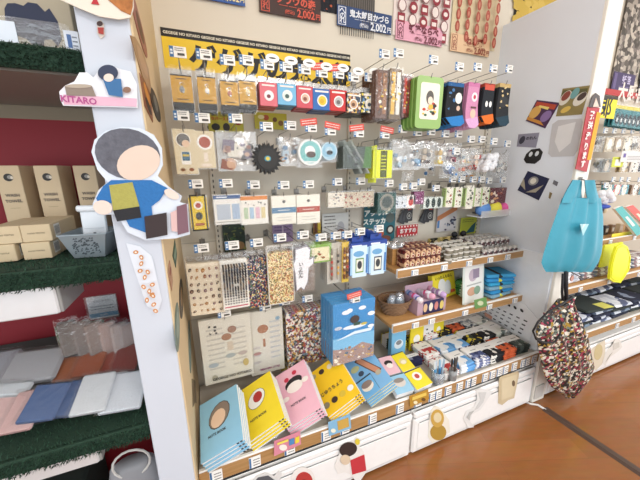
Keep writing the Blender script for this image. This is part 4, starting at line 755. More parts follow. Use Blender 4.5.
# stickers on the drawer fronts
def dsticker(label, px, col, layers): return cut('drawer_sticker', label, 'sticker', px, FR-.0135, .001, col, layers, (sum(x for x, y in px)/len(px), sum(y for x, y in px)/len(px)))
dsticker('golden yellow gourd shaped sticker on the towel cabinet', [(429, 421), (431, 410), (436, 405), (441, 409), (449, 420), (450, 432), (444, 436), (438, 440), (432, 443), (428, 437)], '#ece6d6', [('print', [('poly', oval(438, 432, 8, 8), '#b08a34'), ('poly', oval(437, 418, 6.5, 9), '#c9a04a'), ('poly', oval(437, 417, 4, 5), '#dccba2')])])
dsticker('pale swirl tailed sticker with grey outline', [(463, 419), (466, 411), (474, 407), (477, 398), (476, 390), (481, 388), (487, 390), (493, 391), (489, 397), (485, 403), (480, 410), (472, 414), (470, 421), (474, 427), (468, 428)], '#e6e5e2', [('print', [('poly', [(478, 392), (486, 392), (483, 402), (478, 408), (474, 410), (480, 400)], '#cfcecb'), ('poly', [(466, 417), (469, 412), (474, 410), (470, 415), (469, 420)], '#b9b7b3')])])
dsticker('tan upright rectangular sticker on the towel cabinet', [(499, 378), (502, 376), (518, 371), (519, 374), (514, 398), (508, 400), (502, 405), (498, 403)], '#cdbb98', [('print', [('poly', [(501, 379), (517, 374), (512, 396), (501, 400)], '#d8c8a6'), ('poly', oval(513, 383, 1.5, 3), '#6f5a44')])])
dsticker('red and dark hopping sticker on the notebook cabinet', [(334, 466), (340, 452), (350, 443), (357, 436), (358, 444), (364, 452), (366, 472), (358, 484), (350, 474), (344, 472), (338, 474)], '#ece8e2', [('print', [('poly', oval(348, 449, 9, 7, -.3), '#33221f'), ('poly', [(350, 460), (364, 454), (366, 470), (352, 474)], '#c0323a'), ('poly', oval(345, 459, 5, 5), '#d9c2a6'), ('poly', oval(357, 441, 2.5, 3), '#d8c23c')])])
dsticker('round white sticker with red centre on the notebook cabinet', oval(303, 480, 12, 13), '#ece6e0', [('print', [('poly', oval(304, 481, 8.5, 9.5), '#b5342f'), ('poly', oval(304, 482, 3.5, 3), '#4a1a18')])])
dsticker('grey rounded sticker beside the round red one, cut by the frame', [(250, 484), (256, 476), (266, 472), (274, 476), (279, 470), (282, 474), (278, 484)], '#dcdad6', [('print', [('poly', [(252, 484), (258, 477), (268, 475), (275, 480), (276, 484)], '#56565a')])])
# price rail extra cards
cut('rail_card', 'pink card with small pictures clipped to the price rail', 'card', [(274, 441), (300, 431), (301, 444), (274, 456)], FR-.012, .0015, '#d98a9c', [('print', [('poly', oval(283, 447, 4, 3), '#f0e6dc'), ('poly', [(289, 439), (294, 437), (294, 443), (289, 445)], '#4f86b8'), ('poly', [(295, 437), (299, 435), (299, 441), (295, 443)], '#e6cf3c'), ('poly', [(277, 442), (288, 438), (288, 440), (277, 444)], '#e8d85c')])], (287, 444))
cut('rail_card', 'light blue card with yellow picture clipped to the price rail', 'card', [(328, 422), (350, 414), (351, 428), (329, 436)], FR-.012, .0015, '#86b8d8', [('print', [('poly', [(337, 421), (348, 417), (349, 426), (338, 430)], '#c9a04a'), ('poly', oval(333, 430, 2.5, 2), '#e8e4d0')])], (340, 425))
cut('rail_card', 'ochre card clipped to the price rail near the small notebooks', 'card', [(409, 396), (428, 389), (429, 399), (410, 407)], FR-.012, .0015, '#b8892e', [('print', [('poly', [(412, 397), (426, 392), (426, 395), (412, 400)], '#e0c25c'), ('poly', oval(415, 402, 2, 1.6), '#f0e2b8'), ('poly', oval(423, 399, 2, 1.6), '#6a4a20')])], (419, 398))
# ================================================================== bottom shelf: notebooks, note pads, cups, towels
random.seed(5)
ZS = .345
NN = Vector((-.52, -.3, .8)).normalized()
def planepts(c4, N, z0):
    d0 = ray(*c4[3]); P0 = d0*((z0-H)/d0.z); k = P0.dot(N); r = []
    for x, y in c4: d = ray(x, y); d = d*(k/d.dot(N)); r.append(Vector((d.x, d.y, d.z+H)))
    return r
def lean(name, label, cat, c4, z0, k, th, fn, group=None, y0=.95, nrm=None, stack=0):
    """slab whose upper face sits on the sloping plane; c4 = TL,TR,BR,BL in the photo, squared up to a true rectangle"""
    a, b, c, d = [PK(x, y, z0, k, y0) for x, y in c4] if nrm is None else planepts(c4, nrm, z0); ctr = (a+b+c+d)/4
    u = ((b-a)+(c-d))/2; v = ((a-d)+(b-c))/2; w, h = u.length, v.length; u.normalize(); v.normalize()
    n = u.cross(v).normalized(); s = (u+v).normalized(); q = (u-v).normalized()
    u2 = (s+q).normalized(); v2 = (s-q).normalized(); n2 = u2.cross(v2)
    parts = fn(w, h, th); m = Matrix((u2, -n2*-1*-1, v2)).transposed()     # local x=u, y=-n (into the slab), z=v
    m = Matrix((u2, -n2, v2)).transposed().to_4x4(); m.translation = ctr
    t = thing(name, label, cat, group=group); t.matrix_world = m
    for p in parts: 
        o = p[1].build(p[0], t)
    for i in range(1, stack+1): dup(t, ctr-n2*(.0125*i)*(1 if n2.z > 0 else -1)-v2*.0065*i, 'matching copy under the '+short(label), 'copies under the '+short(label))
    return t, w, h, m
def notebook(cov, L, title, pages='#f2efe8', ts=.07):
    def fn(w, h, th):
        a = MB().rbox(-w/2, w/2, 0, .0010, -h/2, h/2, M(cov, .45), .0005); dec(a, -w/2, -h/2, w, h, -.0002, L+([('T', title[0], title[1], title[2], title[3], title[4], 0, .02)] if title else []))
        n = 1; pg = MB(); bt = th/n
        for i in range(n):
            pg.rbox(-w/2+.0015, w/2-.0015, .0018+bt*i, .0018+bt*(i+.86), -h/2+.001, h/2-.001, M(pages, .7), .0005)
        c2 = MB()
        for i in range(n-1): c2.box(-w/2, w/2, .0018+bt*(i+.86), .0018+bt*(i+1), -h/2, h/2, M(cov, .45))
        c2.rbox(-w/2, w/2, .0018+th, .0028+th, -h/2, h/2, M('#e6ecf0', .45), .0004)
        sp = MB()
        for i in range(2): sp.box(w/2-.014*(i+1), w/2-.014*i-.007, .001, th, -h/2-.0015, -h/2, M('#2a2a2e', .3))
        return [('cover', a), ('page_block', pg), ('back_covers', c2)]+([('black_binding', sp)] if title else [])
    return fn
INKD = '#3c3a3c'
NB = [('sky blue notebook with tan oval print, leftmost', ((202, 406), (237, 382), (242, 438), (198, 468)), '#8fc3de', [('E', .5, .62, .3, .24, '#3b3836', .7), ('E', .5, .62, .285, .225, '#8a7a6e', .7), ('E', .47, .57, .2, .17, '#e8c8ac', .7)], ('NOTE BOOK', .42, .33, .075, INKD)),
      ('yellow notebook with white and red round print', ((237, 394), (270, 370), (284, 417), (246, 445)), '#f2d72e', [('E', .48, .64, .26, .2, '#3b3836', .5), ('E', .48, .64, .25, .19, '#f3f0ea', .5), ('E', .52, .66, .13, .12, '#b03430', .5)], ('NOTE BOOK', .42, .3, .075, INKD)),
      ('pink notebook with black cap print and red dots', ((275, 377), (301, 361), (325, 406), (284, 430)), '#f0b9c8', [('E', .52, .68, .27, .15, '#2a2426', .15), ('E', .52, .6, .24, .14, '#f6ece4'), ('E', .35, .8, .07, .06, '#c8304a'), ('E', .62, .86, .07, .06, '#c8304a'), ('E', .85, .62, .1, .07, '#f6ece4'), ('E', .2, .46, .1, .06, '#f6ece4')], ('NOTE BOOK', .5, .3, .075, INKD)),
      ('golden yellow notebook with small round prints along edges', ((310, 374), (335, 355), (363, 392), (326, 418)), '#f3c51f', [('E', .1+.27*i, .88-.01*i, .085, .07, c) for i, c in enumerate(('#b5a27a', '#3a2a26', '#f0e6c8', '#d88a80'))]+[('E', .1+.25*i, .2+.0*i, .09, .075, c) for i, c in enumerate(('#8a8068', '#3a2a26', '#d8b83c', '#f0ece0'))], ('じゆうちょう', .42, .42, .12, INKD))]
for lab, c4, cov, L, ti in NB:
    lean('notebook', lab, 'notebook', c4, .392, 0, .008, notebook(cov, L, ti), 'leaning notebooks on the bottom shelf', nrm=NN, stack=3)
def pic(w, h, th):
    r = notebook('#7fb4dc', [('E', .2, .72, .16, .1, '#c9c48a'), ('E', .3, .55, .1, .08, '#3c4a5c'), ('R', .62, .62, .22, .9, '#6b4a3a', .5), ('R', .62, .62, .16, .8, '#c98a6a', .5), ('E', .78, .34, .1, .08, '#b5ab94'), ('G', [(0, .04), (.55, .04), (.55, .44), (0, .44)], '#2a3440'), ('G', [(0, .03), (.54, .03), (.54, .41), (0, .41)], '#6fb0dc'), ('E', .27, .22, .2, .14, '#efe2d2'), ('E', .27, .27, .19, .1, '#8d7a70')], None, pages='#f0dc5a')(w, h, th); return r
lean('notebook', 'blue picture notebook with brown band and yellow pages', 'notebook', ((346, 362), (366, 349), (396, 378), (364, 402)), .392, 0, .008, pic, 'leaning notebooks on the bottom shelf', nrm=NN, stack=3)
# clear easels holding the notebooks
for i, (lab, c4, *_r) in enumerate(NB+[('blue picture notebook', ((346, 362), (366, 349), (396, 378), (364, 402)))]):
    a, b, c, d = planepts(c4, NN, .392); t = thing('clear_easel', 'clear plastic easel under the '+lab.split(' with')[0], 'stand', (d.x, d.y, ZS+.0006)); m = CLEAR(gl=.1, op=.25)
    def zt(x, y): return d.z-ZS+(.52*(x-d.x)+.3*(y-d.y))/.8-.07
    for nm, y in (('front_fin', d.y+.035), ('rear_fin', d.y+.13)):
        x0, x1 = d.x+.028, c.x-.018; q = [(x0-d.x, 0), (x1-d.x, 0), (x1-d.x, max(.004, zt(x1, y))), (x0-d.x, max(.003, zt(x0, y)))]
        MB().prism(q, y-d.y-.0015, y-d.y+.0015, m).build(nm, t)
    MB().rbox(.028, c.x-.018-d.x, .03, .135, 0, .0025, m, .0006).build('base', t)
# four small note pads
Q = ((378, 357), (401, 352), (436, 383), (396, 396))
def bil(u, v): return (Q[0][0]*(1-u)*(1-v)+Q[1][0]*u*(1-v)+Q[2][0]*u*v+Q[3][0]*(1-u)*v, Q[0][1]*(1-u)*(1-v)+Q[1][1]*u*(1-v)+Q[2][1]*u*v+Q[3][1]*(1-u)*v)
for (u0, v0, c, L, lab) in ((0, 0, '#efc3cc', [('E', .5, .6, .3, .2, '#2a2426'), ('E', .5, .45, .24, .18, '#f6ece4')], 'small pink note pad with black cap print, back left of four'), (.5, 0, '#f0dc34', [('E', .5, .5, .3, .22, '#e0cf8c'), ('E', .5, .45, .2, .14, '#efe6cc')], 'small yellow note pad with pale oval, back right of four'),
                            (0, .5, '#9ccbe4', [('E', .5, .55, .32, .24, '#d8cfc6'), ('E', .5, .66, .3, .12, '#948a82')], 'small blue note pad with grey topped oval, front left of four'), (.5, .5, '#f0dc34', [('E', .5, .6, .26, .22, '#f3efe6'), ('E', .5, .6, .13, .12, '#c05048')], 'small yellow note pad with red centred circle, front right of four')):
    e = .012; c4 = [bil(u0+e, v0+e), bil(u0+.5-e, v0+e), bil(u0+.5-e, v0+.5-e), bil(u0+e, v0+.5-e)]
    def fn(w, h, th, c=c, L=L):
        a = MB().rbox(-w/2, w/2, 0, .0012, -h/2, h/2, M(c, .45), .0004); dec(a, -w/2, -h/2, w, h, -.0002, L); g = MB().rbox(-w/2+.001, w/2-.001, .0013, th, -h/2, h/2-.001, M('#eef2f4', .7), .0005)
        return [('cover', a), ('page_block', g), ('black_spine', MB().rbox(-w/2, w/2, -.0006, .004, h/2-.004, h/2, M('#26262a', .4), .0004))]
    lean('note_pad', lab, 'note pad', c4, .40, .32, .03, fn, 'small note pads in a square')
# pen cups
def cup(px, py, r, h, label, pcols, tint):
    p = PZ(px, py, ZS); t = thing('pen_cup', label, 'cup', p)
    MB().lathe([(r*.92, 0), (r, h), (r*.95, h), (r*.88, .003)], (0, 0, 0), CLEAR(tint, .15, .22), 20).build('cup_wall', t, smooth=True); MB().lathe([(r*.9, .0005), (r*.9, .003)], (0, 0, 0), M('#d6dadc', .3), 16).build('cup_base', t)
    for k in range(len(pcols)):
        a = 2.4*k; rr = r*.62*math.sqrt((k+.5)/len(pcols)); x, y = p.x+rr*math.cos(a), p.y+rr*math.sin(a); c = pcols[k]
        q = thing('pen', ('%s barrelled pen standing in the %s' % (c[1], label.split(' ', 1)[1].split(' beside')[0])), 'pen', (x, y, ZS+.0035), (R(5*math.sin(a)), R(6*math.cos(a)), 0), 'pens standing in the cups')
        MB().lathe([(.002, 0), (.0045, .012), (.0045, .1)], (0, 0, 0), M(c[0], .3), 8).build('barrel', q); MB().lathe([(.005, .088), (.005, .125), (.003, .132)], (0, 0, 0), M(c[2], .3), 8).build('cap', q)
cup(437, 383, .032, .075, 'clear cup of blue pens beside the folded towels', [('#3d8cc0', 'blue', '#e2e8ec'), ('#7fb6d8', 'light blue', '#c9d6e0'), ('#2f6fa0', 'deep blue', '#8fb8d2'), ('#9cc6dc', 'pale blue', '#f0f2f2'), ('#4a90c0', 'mid blue', '#dfe6ea'), ('#b9c8d2', 'greyish blue', '#9ab0c0')], '#eef4f8')
cup(452, 381, .02, .07, 'narrow grey cup of dark pens beside the blue pen cup', [('#3a3836', 'black', '#5c5854'), ('#6a6460', 'grey', '#2a2826'), ('#4a3c34', 'brown', '#3a3836')], '#b9bcc0')
# folded hand towels in paper bands, rows across the right half of the bottom shelf
PT = {'redw': PAT('towel_red', ['#f2efea', '#c0443c', '#f2efea', '#e9e2dc', '#b03a40'], 70, .9, .5), 'bkw': PAT('towel_black', ['#1c1c20', '#e9e6de', '#1c1c20', '#26262a', '#1c1c20'], 38, .9, .8), 'blw': PAT('towel_blue', ['#5c9bd4', '#e9eef2', '#6fa8dc', '#f0f2f2'], 30, .9, .6),
      'navy': PAT('towel_navy', ['#23264a', '#1e2244', '#262c56', '#23264a', '#8f93a8'], 45, .9, .5), 'org': PAT('towel_orange', ['#d8683c', '#c9582f', '#d8683c', '#4a2a20'], 70, .9, .5), 'bky': PAT('towel_black_yellow', ['#1e1d1b', '#1e1d1b', '#d8c23c', '#1e1d1b', '#3c4438'], 40, .9, .5),
      'gryn': PAT('towel_grey', ['#e6e6e2', '#8f969c', '#c8cbc8', '#3f4450', '#dcdcd6'], 60, .9, .6), 'whg': PAT('towel_white', ['#efeee8', '#e4e6dc', '#efeee8', '#7b8580', '#efeee8'], 34, .9, .6), 'indg': PAT('towel_indigo', ['#e8e8ec', '#4c5680', '#7b84a8', '#e8e8ec', '#30365c'], 64, .9, .7), 'grn': PAT('towel_green', ['#3c4440', '#4c5650', '#2a302c', '#8a9088'], 60, .9, .5)}
NMS = {'redw': 'red and white', 'bkw': 'black and white', 'blw': 'sky blue and white', 'navy': 'navy', 'org': 'orange', 'bky': 'black with yellow spots', 'gryn': 'grey patterned', 'whg': 'off white', 'indg': 'indigo and white', 'grn': 'dark green grey', 'yel': 'yellow and green'}
PT['yel'] = PAT('towel_yellow', ['#dcd23c', '#c9c434', '#3c4a3c', '#e6dc5a'], 50, .9, .5)
W_, H_, T_ = .1, .128, .0135
def ftowel(key, w=W_, h=H_):
    a = MB(); b = MB(); m = PT[key]
    a.rbox(-w/2, w/2, 0, h, 0, T_-.001, m, .004); a.rbox(-w/2+.001, w/2-.001, .001, h-.001, .0045, .0055, m, .0004)
    b.rbox(-w*.5-.0008, w*.5+.0008, h*.5, h*.9, -.0002, T_+.0002, M('#f3f2ee', .6), .002)
    dec(b, 0, 0, 1, 1, 0, []); 
    b.add([(-w*.1, h*.62, T_+.0006), (w*.3, h*.62, T_+.0006), (w*.3, h*.65, T_+.0006), (-w*.1, h*.65, T_+.0006)], [(0, 1, 2, 3)], M('#6c6a68'))
    return a, b
rows = [(.945, ['redw', 'blw', 'indg', 'bkw', 'org', 'grn'], [3, 4, 4, 4, 4, 4]), (1.08, ['redw', 'blw', 'blw', 'bky', 'bkw', 'whg'], [4, 4, 4, 5, 5, 5]), (1.215, ['bky', 'redw', 'bky', 'org', 'gryn', 'whg'], [5, 5, 5, 5, 5, 5])]
POS = ['nearest the pen cups', 'second from the pen cups', 'third from the pen cups', 'third from the icon chart', 'second from the icon chart', 'nearest the icon chart']
RN = ['front', 'second', 'third']
protos = {}
for ri, (y, keys, ns) in enumerate(rows):
    for ci, (k, n) in enumerate(zip(keys, ns)):
        x = 1.10+.108*ci
        for j in range(n):
            lab = ('topmost %s towel, %s row, %s' if j == n-1 else '%s towel, lower in stack, %s row, %s') % (NMS[k].replace(' with yellow spots', ' and yellow'), RN[ri], POS[ci]); loc = (x+random.uniform(-.003, .003), y+random.uniform(-.004, .004), ZS+.0006+T_*1.03*j); rot = (0, 0, R(random.uniform(-3, 3)))
            if k not in protos:
                a, b = ftowel(k); protos[k] = mk('folded_towel', lab, 'towel', [('folded_cloth', a), ('paper_band', b)], loc, rot, 'folded towels in paper bands')
            else: dup(protos[k], loc, lab, 'folded towels in paper bands', rot)
for x, y, k, n, d in ((.985, 1.23, 'yel', 5, 'left of the towel rows at the back'), (1.30, 1.355, 'navy', 6, 'behind the third towel row'), (1.42, 1.355, 'indg', 5, 'behind the third towel row'), (1.18, 1.355, 'yel', 5, 'behind the third towel row'), (.985, 1.09, 'navy', 3, 'left of the second towel row')):
    if y > 1.3: y = 1.345
    for j in range(n):
        lab = ('topmost ' if j == n-1 else '')+NMS[k]+' folded towel '+('' if j == n-1 else 'lower in stack ')+d; loc = (x, y if y < 1.3 else 1.262, ZS+.0006+T_*1.03*j)
        if y > 1.3: loc = (x, 1.342, loc[2])
        if k not in protos:
            a, b = ftowel(k, W_, .07 if y > 1.3 else H_); protos[k] = mk('folded_towel', lab, 'towel', [('folded_cloth', a), ('paper_band', b)], loc, (0, 0, 0), 'folded towels in paper bands')
        else:
            o = dup(protos[k], loc, lab, 'folded towels in paper bands', (0, 0, 0)); 
            if y > 1.3: o.scale = (1, .55, 1)
def standcard(name, label, cat, c4, Y, col, L, th=.008, rz=0, lean_=0):
    t, w, h = front(c4, Y); zb = .645 if name[0] in 'pwd' else ZS; h = t.z-zb-.002; b = MB().rbox(-w/2, w/2, -th/2, th/2, 0, h, M(col, .45), .0008); c = MB(); dec(c, -w/2, 0, w, h, -th/2-.0003, L)
    return mk(name, label, cat, [('cover', b), ('print', c)] if L else [('cover', b)], (t.x, t.y, t.z-h), (lean_, 0, rz))
standcard('booklet', 'sky blue booklet with pale oval standing under the middle shelf', 'booklet', (391, 326, 405, 344), 1.19, '#7fc0e4', [('E', .5, .5, .32, .3, '#e6eef2'), ('E', .5, .55, .2, .15, '#8a8a8c')], .03)
standcard('booklet', 'yellow booklet with white shape standing under the middle shelf', 'booklet', (411, 322, 424, 334), 1.22, '#ecd42c', [('E', .5, .4, .25, .3, '#f3f0e6')])
standcard('booklet', 'white booklet with red icons standing under the middle shelf', 'booklet', (424, 321, 434, 335), 1.24, '#e9e6e0', [('S', 8, .1, .1, .9, .9, .12, ['#c0443c', '#3c3a38'])])
standcard('booklet', 'second yellow booklet standing right of the white one', 'booklet', (434, 319, 444, 333), 1.25, '#e6d02e', [('E', .5, .5, .2, .3, '#f3f0e6')])
# ================================================================== middle shelf
ZM = .645; ZU = .915
p = PZ(399, 315, ZM)
t = thing('wicker_basket', 'brown wicker basket holding wrapped grey packs, left end of middle shelf', 'basket', (p.x+.002, p.y+.045, ZM)); wk = M('#8f6f52', .7, kind='cloth')
b = MB(); n = 36
for j in range(7):
    z = .006+.0105*j; r = .052+.0035*j; b.tube([((r+.0022*math.cos(k*math.pi+j*math.pi))*math.cos(2*math.pi*k/n)*1.25, (r+.0022*math.cos(k*math.pi+j*math.pi))*math.sin(2*math.pi*k/n), z) for k in range(n+1)], .0048, wk, 5)
b.build('woven_wall', t); MB().lathe([(.052, 0), (.052, .004)], (0, 0, 0), wk, 20, 1.25).build('basket_base', t); MB().tube([(.078*1.25*math.cos(2*math.pi*k/20), .078*math.sin(2*math.pi*k/20), .078) for k in range(21)], .005, M('#7a5c42', .6), 6).build('rim', t)
for k, (dx, dy, c, d) in enumerate(((-.03, 0, '#aebccb', 'pale grey blue'), (.025, .012, '#d8d9dc', 'white'), (.0, -.02, '#8f9fb0', 'slate blue'))):
    bb = MB(); bb.sm = True; bb.blob((0, 0, 0), (.03, .024, .045), M(c, .5)); w2 = MB(); w2.sm = True; w2.blob((0, 0, .004), (.034, .028, .052), CLEAR(gl=.22, op=.1))
    mk('wrapped_figure', d+' wrapped roll standing in the wicker basket', 'packet', [('roll', bb), ('clear_wrap', w2)], (p.x+.015+dx, p.y+.045+dy, ZM+.052), (R(8*k-8), R(10-12*k), 0), 'wrapped rolls in the basket')
# pastel open box
a, b2 = PZ(419, 317, ZM), PZ(443, 309, ZM); w = (b2-a).length; cx, cy = (a+b2)/2*1, 0
t = thing('display_box', 'open mauve cardboard box with navy picture, filled with pastel rolls', 'box', ((a.x+b2.x)/2, max(1.085, (a.y+b2.y)/2), ZM+.0003)); w = abs(b2.x-a.x)+.01; pk = M('#b99aa8', .6)
b = MB().rbox(-w/2, w/2, 0, .002, 0, .075, pk, .0005).rbox(-w/2, -w/2+.002, .002, .11, 0, .085, pk, .0005).rbox(w/2-.002, w/2, .002, .11, 0, .085, pk, .0005).rbox(-w/2, w/2, .108, .11, 0, .13, pk, .0005).rbox(-w/2, w/2, .002, .108, 0, .002, pk, .0005); b.build('box_walls', t)
c = MB(); dec(c, -w/2, 0, w, .075, -.0003, [('R', .55, .5, .72, .4, '#2c2a58')]+[('E', .27+.19*i, .5, .07, .13, k) for i, k in enumerate(('#d9b48c', '#e6dcc8', '#c9807a', '#d8c26a'))]); c.build('picture_label', t)
for j in range(3):
    for i in range(3):
        cc, nn = random.choice((('#e6a9c0', 'pink'), ('#9fb9e0', 'light blue'), ('#e9e4ee', 'white'), ('#c9a9d8', 'lilac'), ('#efe3e6', 'pale pink')))
        bb = MB(); bb.sm = True; bb.lathe([(.003, -.03), (.015, -.026), (.016, 0), (.015, .026), (.003, .03)], (0, 0, 0), M(cc, .6, kind='cloth'), 10)
        s2 = MB().lathe([(.0165, -.006), (.0165, .006)], (0, 0, 0), M(random.choice(['#5c7ac0', '#e05a8a', '#f2f2f2']), .5), 10)
        pos = t.location+Vector((-w/2+.018+(w-.036)*i/2, .022+.031*j, .022+.062+.012*random.random()))
        mk('pastel_roll', nn+' rolled cloth lying among others in the mauve box', 'cloth roll', [('roll', bb), ('band', s2)], pos, (R(90+random.uniform(-12, 12)), 0, R(random.uniform(-20, 20))), 'pastel rolls in the mauve box')
        q = MB()
    # filler layer so that the rolls rest on something
c = MB().box(-w/2+.003, w/2-.003, .003, .106, .003, .066, M('#d9c6d2', .7)); c.build('inner_tray', t)
standcard('picture_book', 'yellow picture book with white shapes leaning on middle shelf', 'book', (433, 274, 458, 303), 1.23, '#f0e03a', [('T', 'いったんもめん', .5, .84, .11, '#5a4a20', 0, .03), ('E', .4, .45, .18, .26, '#eef2f2'), ('E', .65, .4, .14, .22, '#e2e9ee'), ('E', .25, .15, .16, .1, '#c9d4dc'), ('R', .85, .2, .2, .1, '#d85a3c')], .03, R(8), R(-12))
for k in range(3): pass
standcard('white_tray_box', 'low white tray box behind the yellow picture book', 'box', (443, 268, 466, 290), 1.31, '#e9ebe9', [('R', .5, .5, .6, .2, '#cdd8d2')], .06)
for k in range(6):
    bb = MB(); bb.rbox(-.04, .04, -.055, .055, 0, .016, M(['#3f8a4a', '#5aa05c', '#2f7a44'][k % 3], .5), .006); s2 = MB().rbox(-.041, .041, -.02, .02, -.0004, .0164, M('#cfe0c4', .5), .006)
    q = PZ(467, 296, ZM); mk('green_pack', 'green folded pack in the stack beside the display card', 'packet', [('pack', bb), ('label_band', s2)], (q.x-.01+.004*(k % 2), 1.19, ZM+.0003+.0168*k), (0, 0, R(4*k-8)), 'green packs stacked on middle shelf')
standcard('display_card', 'white display card with green border and faint photos', 'card', (466, 265, 489, 299), 1.115, '#dfeae2', [('R', .5, .5, .86, 1.25, '#f2f2ee'), ('E', .45, .72, .2, .2, '#c9b8c4'), ('R', .6, .75, .3, .3, '#9a8aa0'), ('E', .4, .3, .22, .14, '#d8a88c'), ('E', .65, .3, .16, .14, '#8aa890'), ('R', .5, .48, .7, .04, '#b5b8b4')], .006, R(6), R(-6))
for k in range(6):
    c, nm = [('#3f9fd0', 'light blue'), ('#e2dc4a', 'yellow'), ('#2f8fc8', 'blue'), ('#7fa8bc', 'greyish blue'), ('#35a0cc', 'aqua'), ('#26262a', 'black')][[3, 2, 3, 4, 2, 0][k]]
    bb = MB(); bb.rbox(-.095, .095, -.075, .075, 0, .023, M(c, .8, kind='cloth'), .009); s2 = MB().rbox(-.03, .01, -.0755, .0755, -.0004, .0236, M(['#e2dc4a', '#26262a'][k % 2], .7), .009)
    mk('folded_cloth', '%s folded cloth, %s of the stack right of the display card' % (nm, ['bottom', 'second up', 'third up', 'third from top', 'second from top', 'topmost'][k]), 'cloth', [('cloth', bb), ('coloured_stripe', s2)], (1.60+.006*(k % 2), 1.17, ZM+.0003+.0242*k), (0, 0, R(5-4*k)), 'blue cloths stacked on middle shelf')
for k in range(7):
    bb = MB(); bb.rbox(-.035, .035, -.004, .004, 0, .07, M(['#7fae6c', '#a9c6b0', '#c9d2c4'][k % 3], .5), .001); s2 = MB().box(-.03, .03, -.0045, -.004, .02, .05, '#e6e4d4')
    mk('upright_pack', 'pale green upright pack in the file behind the green stack', 'packet', [('pack', bb), ('label', s2)], (1.42+.0*k, 1.27+.012*k, ZM+.0003), group='upright green packs on middle shelf')
for k in range(3):
    q = P(478+k*7, 290-k*2, 1.1); 
cut('rail_card', 'small green picture card hung on the middle shelf rail', 'card', [(474, 300), (486, 297), (487, 306), (475, 309)], 1.055, .0015, '#6f9a5c', [('print', [('poly', oval(480, 303, 3, 2.4), '#c9d0a8')])], (480, 303))
# ================================================================== upper shelf
t = thing('wooden_crate', 'open light wooden crate at left end of upper shelf', 'crate', (.93, 1.19, ZU+.0003)); wd = WOOD('#c9985c', '#b07d42')
for nm, bx in (('crate_front', (-.06, .06, 0, .006, 0, .085)), ('crate_back', (-.06, .06, .15, .156, 0, .085)), ('crate_side', (-.06, -.054, .006, .15, 0, .085)), ('crate_side', (.054, .06, .006, .15, 0, .085)), ('crate_base', (-.054, .054, .006, .15, 0, .005))): MB().rbox(*bx, wd, .001).build(nm, t)
for k in range(4):
    bb = MB(); bb.sm = True; bb.blob((0, 0, 0), (.026, .024, .03), M(['#cfd2d4', '#a9adb0', '#e2e0dc', '#8e8a86'][k], .25)); w2 = MB(); w2.sm = True; w2.blob((0, 0, .004), (.029, .027, .036), CLEAR(gl=.25, op=.1))
    mk('wrapped_ball', ['silver', 'grey', 'white', 'brownish'][k]+' wrapped round packet in the wooden crate', 'packet', [('ball', bb), ('clear_wrap', w2)], (.905+.05*(k % 2), 1.24+.055*(k//2), ZU+.042+.03), group='wrapped balls in the crate')
RB = PAT('dark_red_box', ['#5c1f1c', '#6b2620', '#4a1a18', '#d8b48c', '#5c1f1c', '#7a2f26', '#c9a07a'], 75, .3, .4)
pr = None
for r_ in range(2):
    for i in range(7):
        for j in range(2):
            x = .905+.033*i; y = 1.115+.07*r_ if r_ == 0 else 1.20; z = ZU+.0003+.047*j
            if r_ == 1 and i < 2: continue
            lab = 'dark red small box, %s layer, %s row on upper shelf' % (['lower', 'upper'][j], ['front', 'rear'][r_])
            if pr is None:
                bb = MB().rbox(-.015, .015, 0, .066, 0, .045, RB, .001); c = MB(); dec(c, -.015, 0, .03, .045, -.0003, [('E', .5, .4, .33, .33, '#e3cfb4'), ('E', .5, .4, .2, .2, '#8c2f26'), ('R', .5, .85, .7, .12, '#d8b48c')])
                pr = mk('snack_box', lab, 'box', [('box', bb), ('round_label', c)], (x, y, z), group='dark red boxes on upper shelf')
            else: dup(pr, (x, y, z), lab, 'dark red boxes on upper shelf', (0, 0, R(random.uniform(-3, 3))))
pr = None
for r_ in range(3):
    for i in range(6):
        for j in range(3):
            x, y, z = 1.165+.042*i+random.uniform(-.003, .003), 1.118+.06*r_+random.uniform(-.01, .006), ZU+.0003+.0255*j; lab = 'flat clear tin stacked %s, %s row of upper shelf' % (['at the bottom', 'in the middle', 'on top'][j], ['front', 'middle', 'rear'][r_])
            if pr is None:
                bb = MB().lathe([(.0195, 0), (.0195, .018)], (0, 0, 0), M('#8d8878', .3, .4), 14); c = MB().lathe([(.0202, .018), (.0202, .0235), (.016, .0245)], (0, 0, 0), M('#dedbd2', .3), 14)
                pr = mk('flat_tin', lab, 'tin', [('tin_body', bb), ('lid', c)], (x, y, z), group='flat tins on upper shelf')
            else: dup(pr, (x, y, z), lab, 'flat tins on upper shelf')
pr = None
for r_ in range(4):
    for i in range(7):
        for j in range(2):
            x, y, z = 1.435+.041*i, 1.118+.055*r_, ZU+.0003+.040*j; lab = 'small dark lidded jar, %s layer, %s row of upper shelf' % (['lower', 'upper'][j], ['front', 'second', 'third', 'back'][r_])
            if j == 1 and r_ == 0: continue
            if pr is None:
                bb = MB().lathe([(.016, 0), (.018, .004), (.018, .024), (.014, .028)], (0, 0, 0), PAT('jar_print', ['#3a3234', '#8a8486', '#d8d2cc', '#5a3a3c', '#2a2a2e'], 90, .3, .4), 12); c = MB().lathe([(.015, .028), (.016, .03), (.016, .037), (.014, .039)], (0, 0, 0), M('#cfcac4', .3, .3), 12)
                pr = mk('small_jar', lab, 'jar', [('jar_body', bb), ('lid', c)], (x, y, z), group='small jars on upper shelf')
            else: dup(pr, (x, y, z), lab, 'small jars on upper shelf')
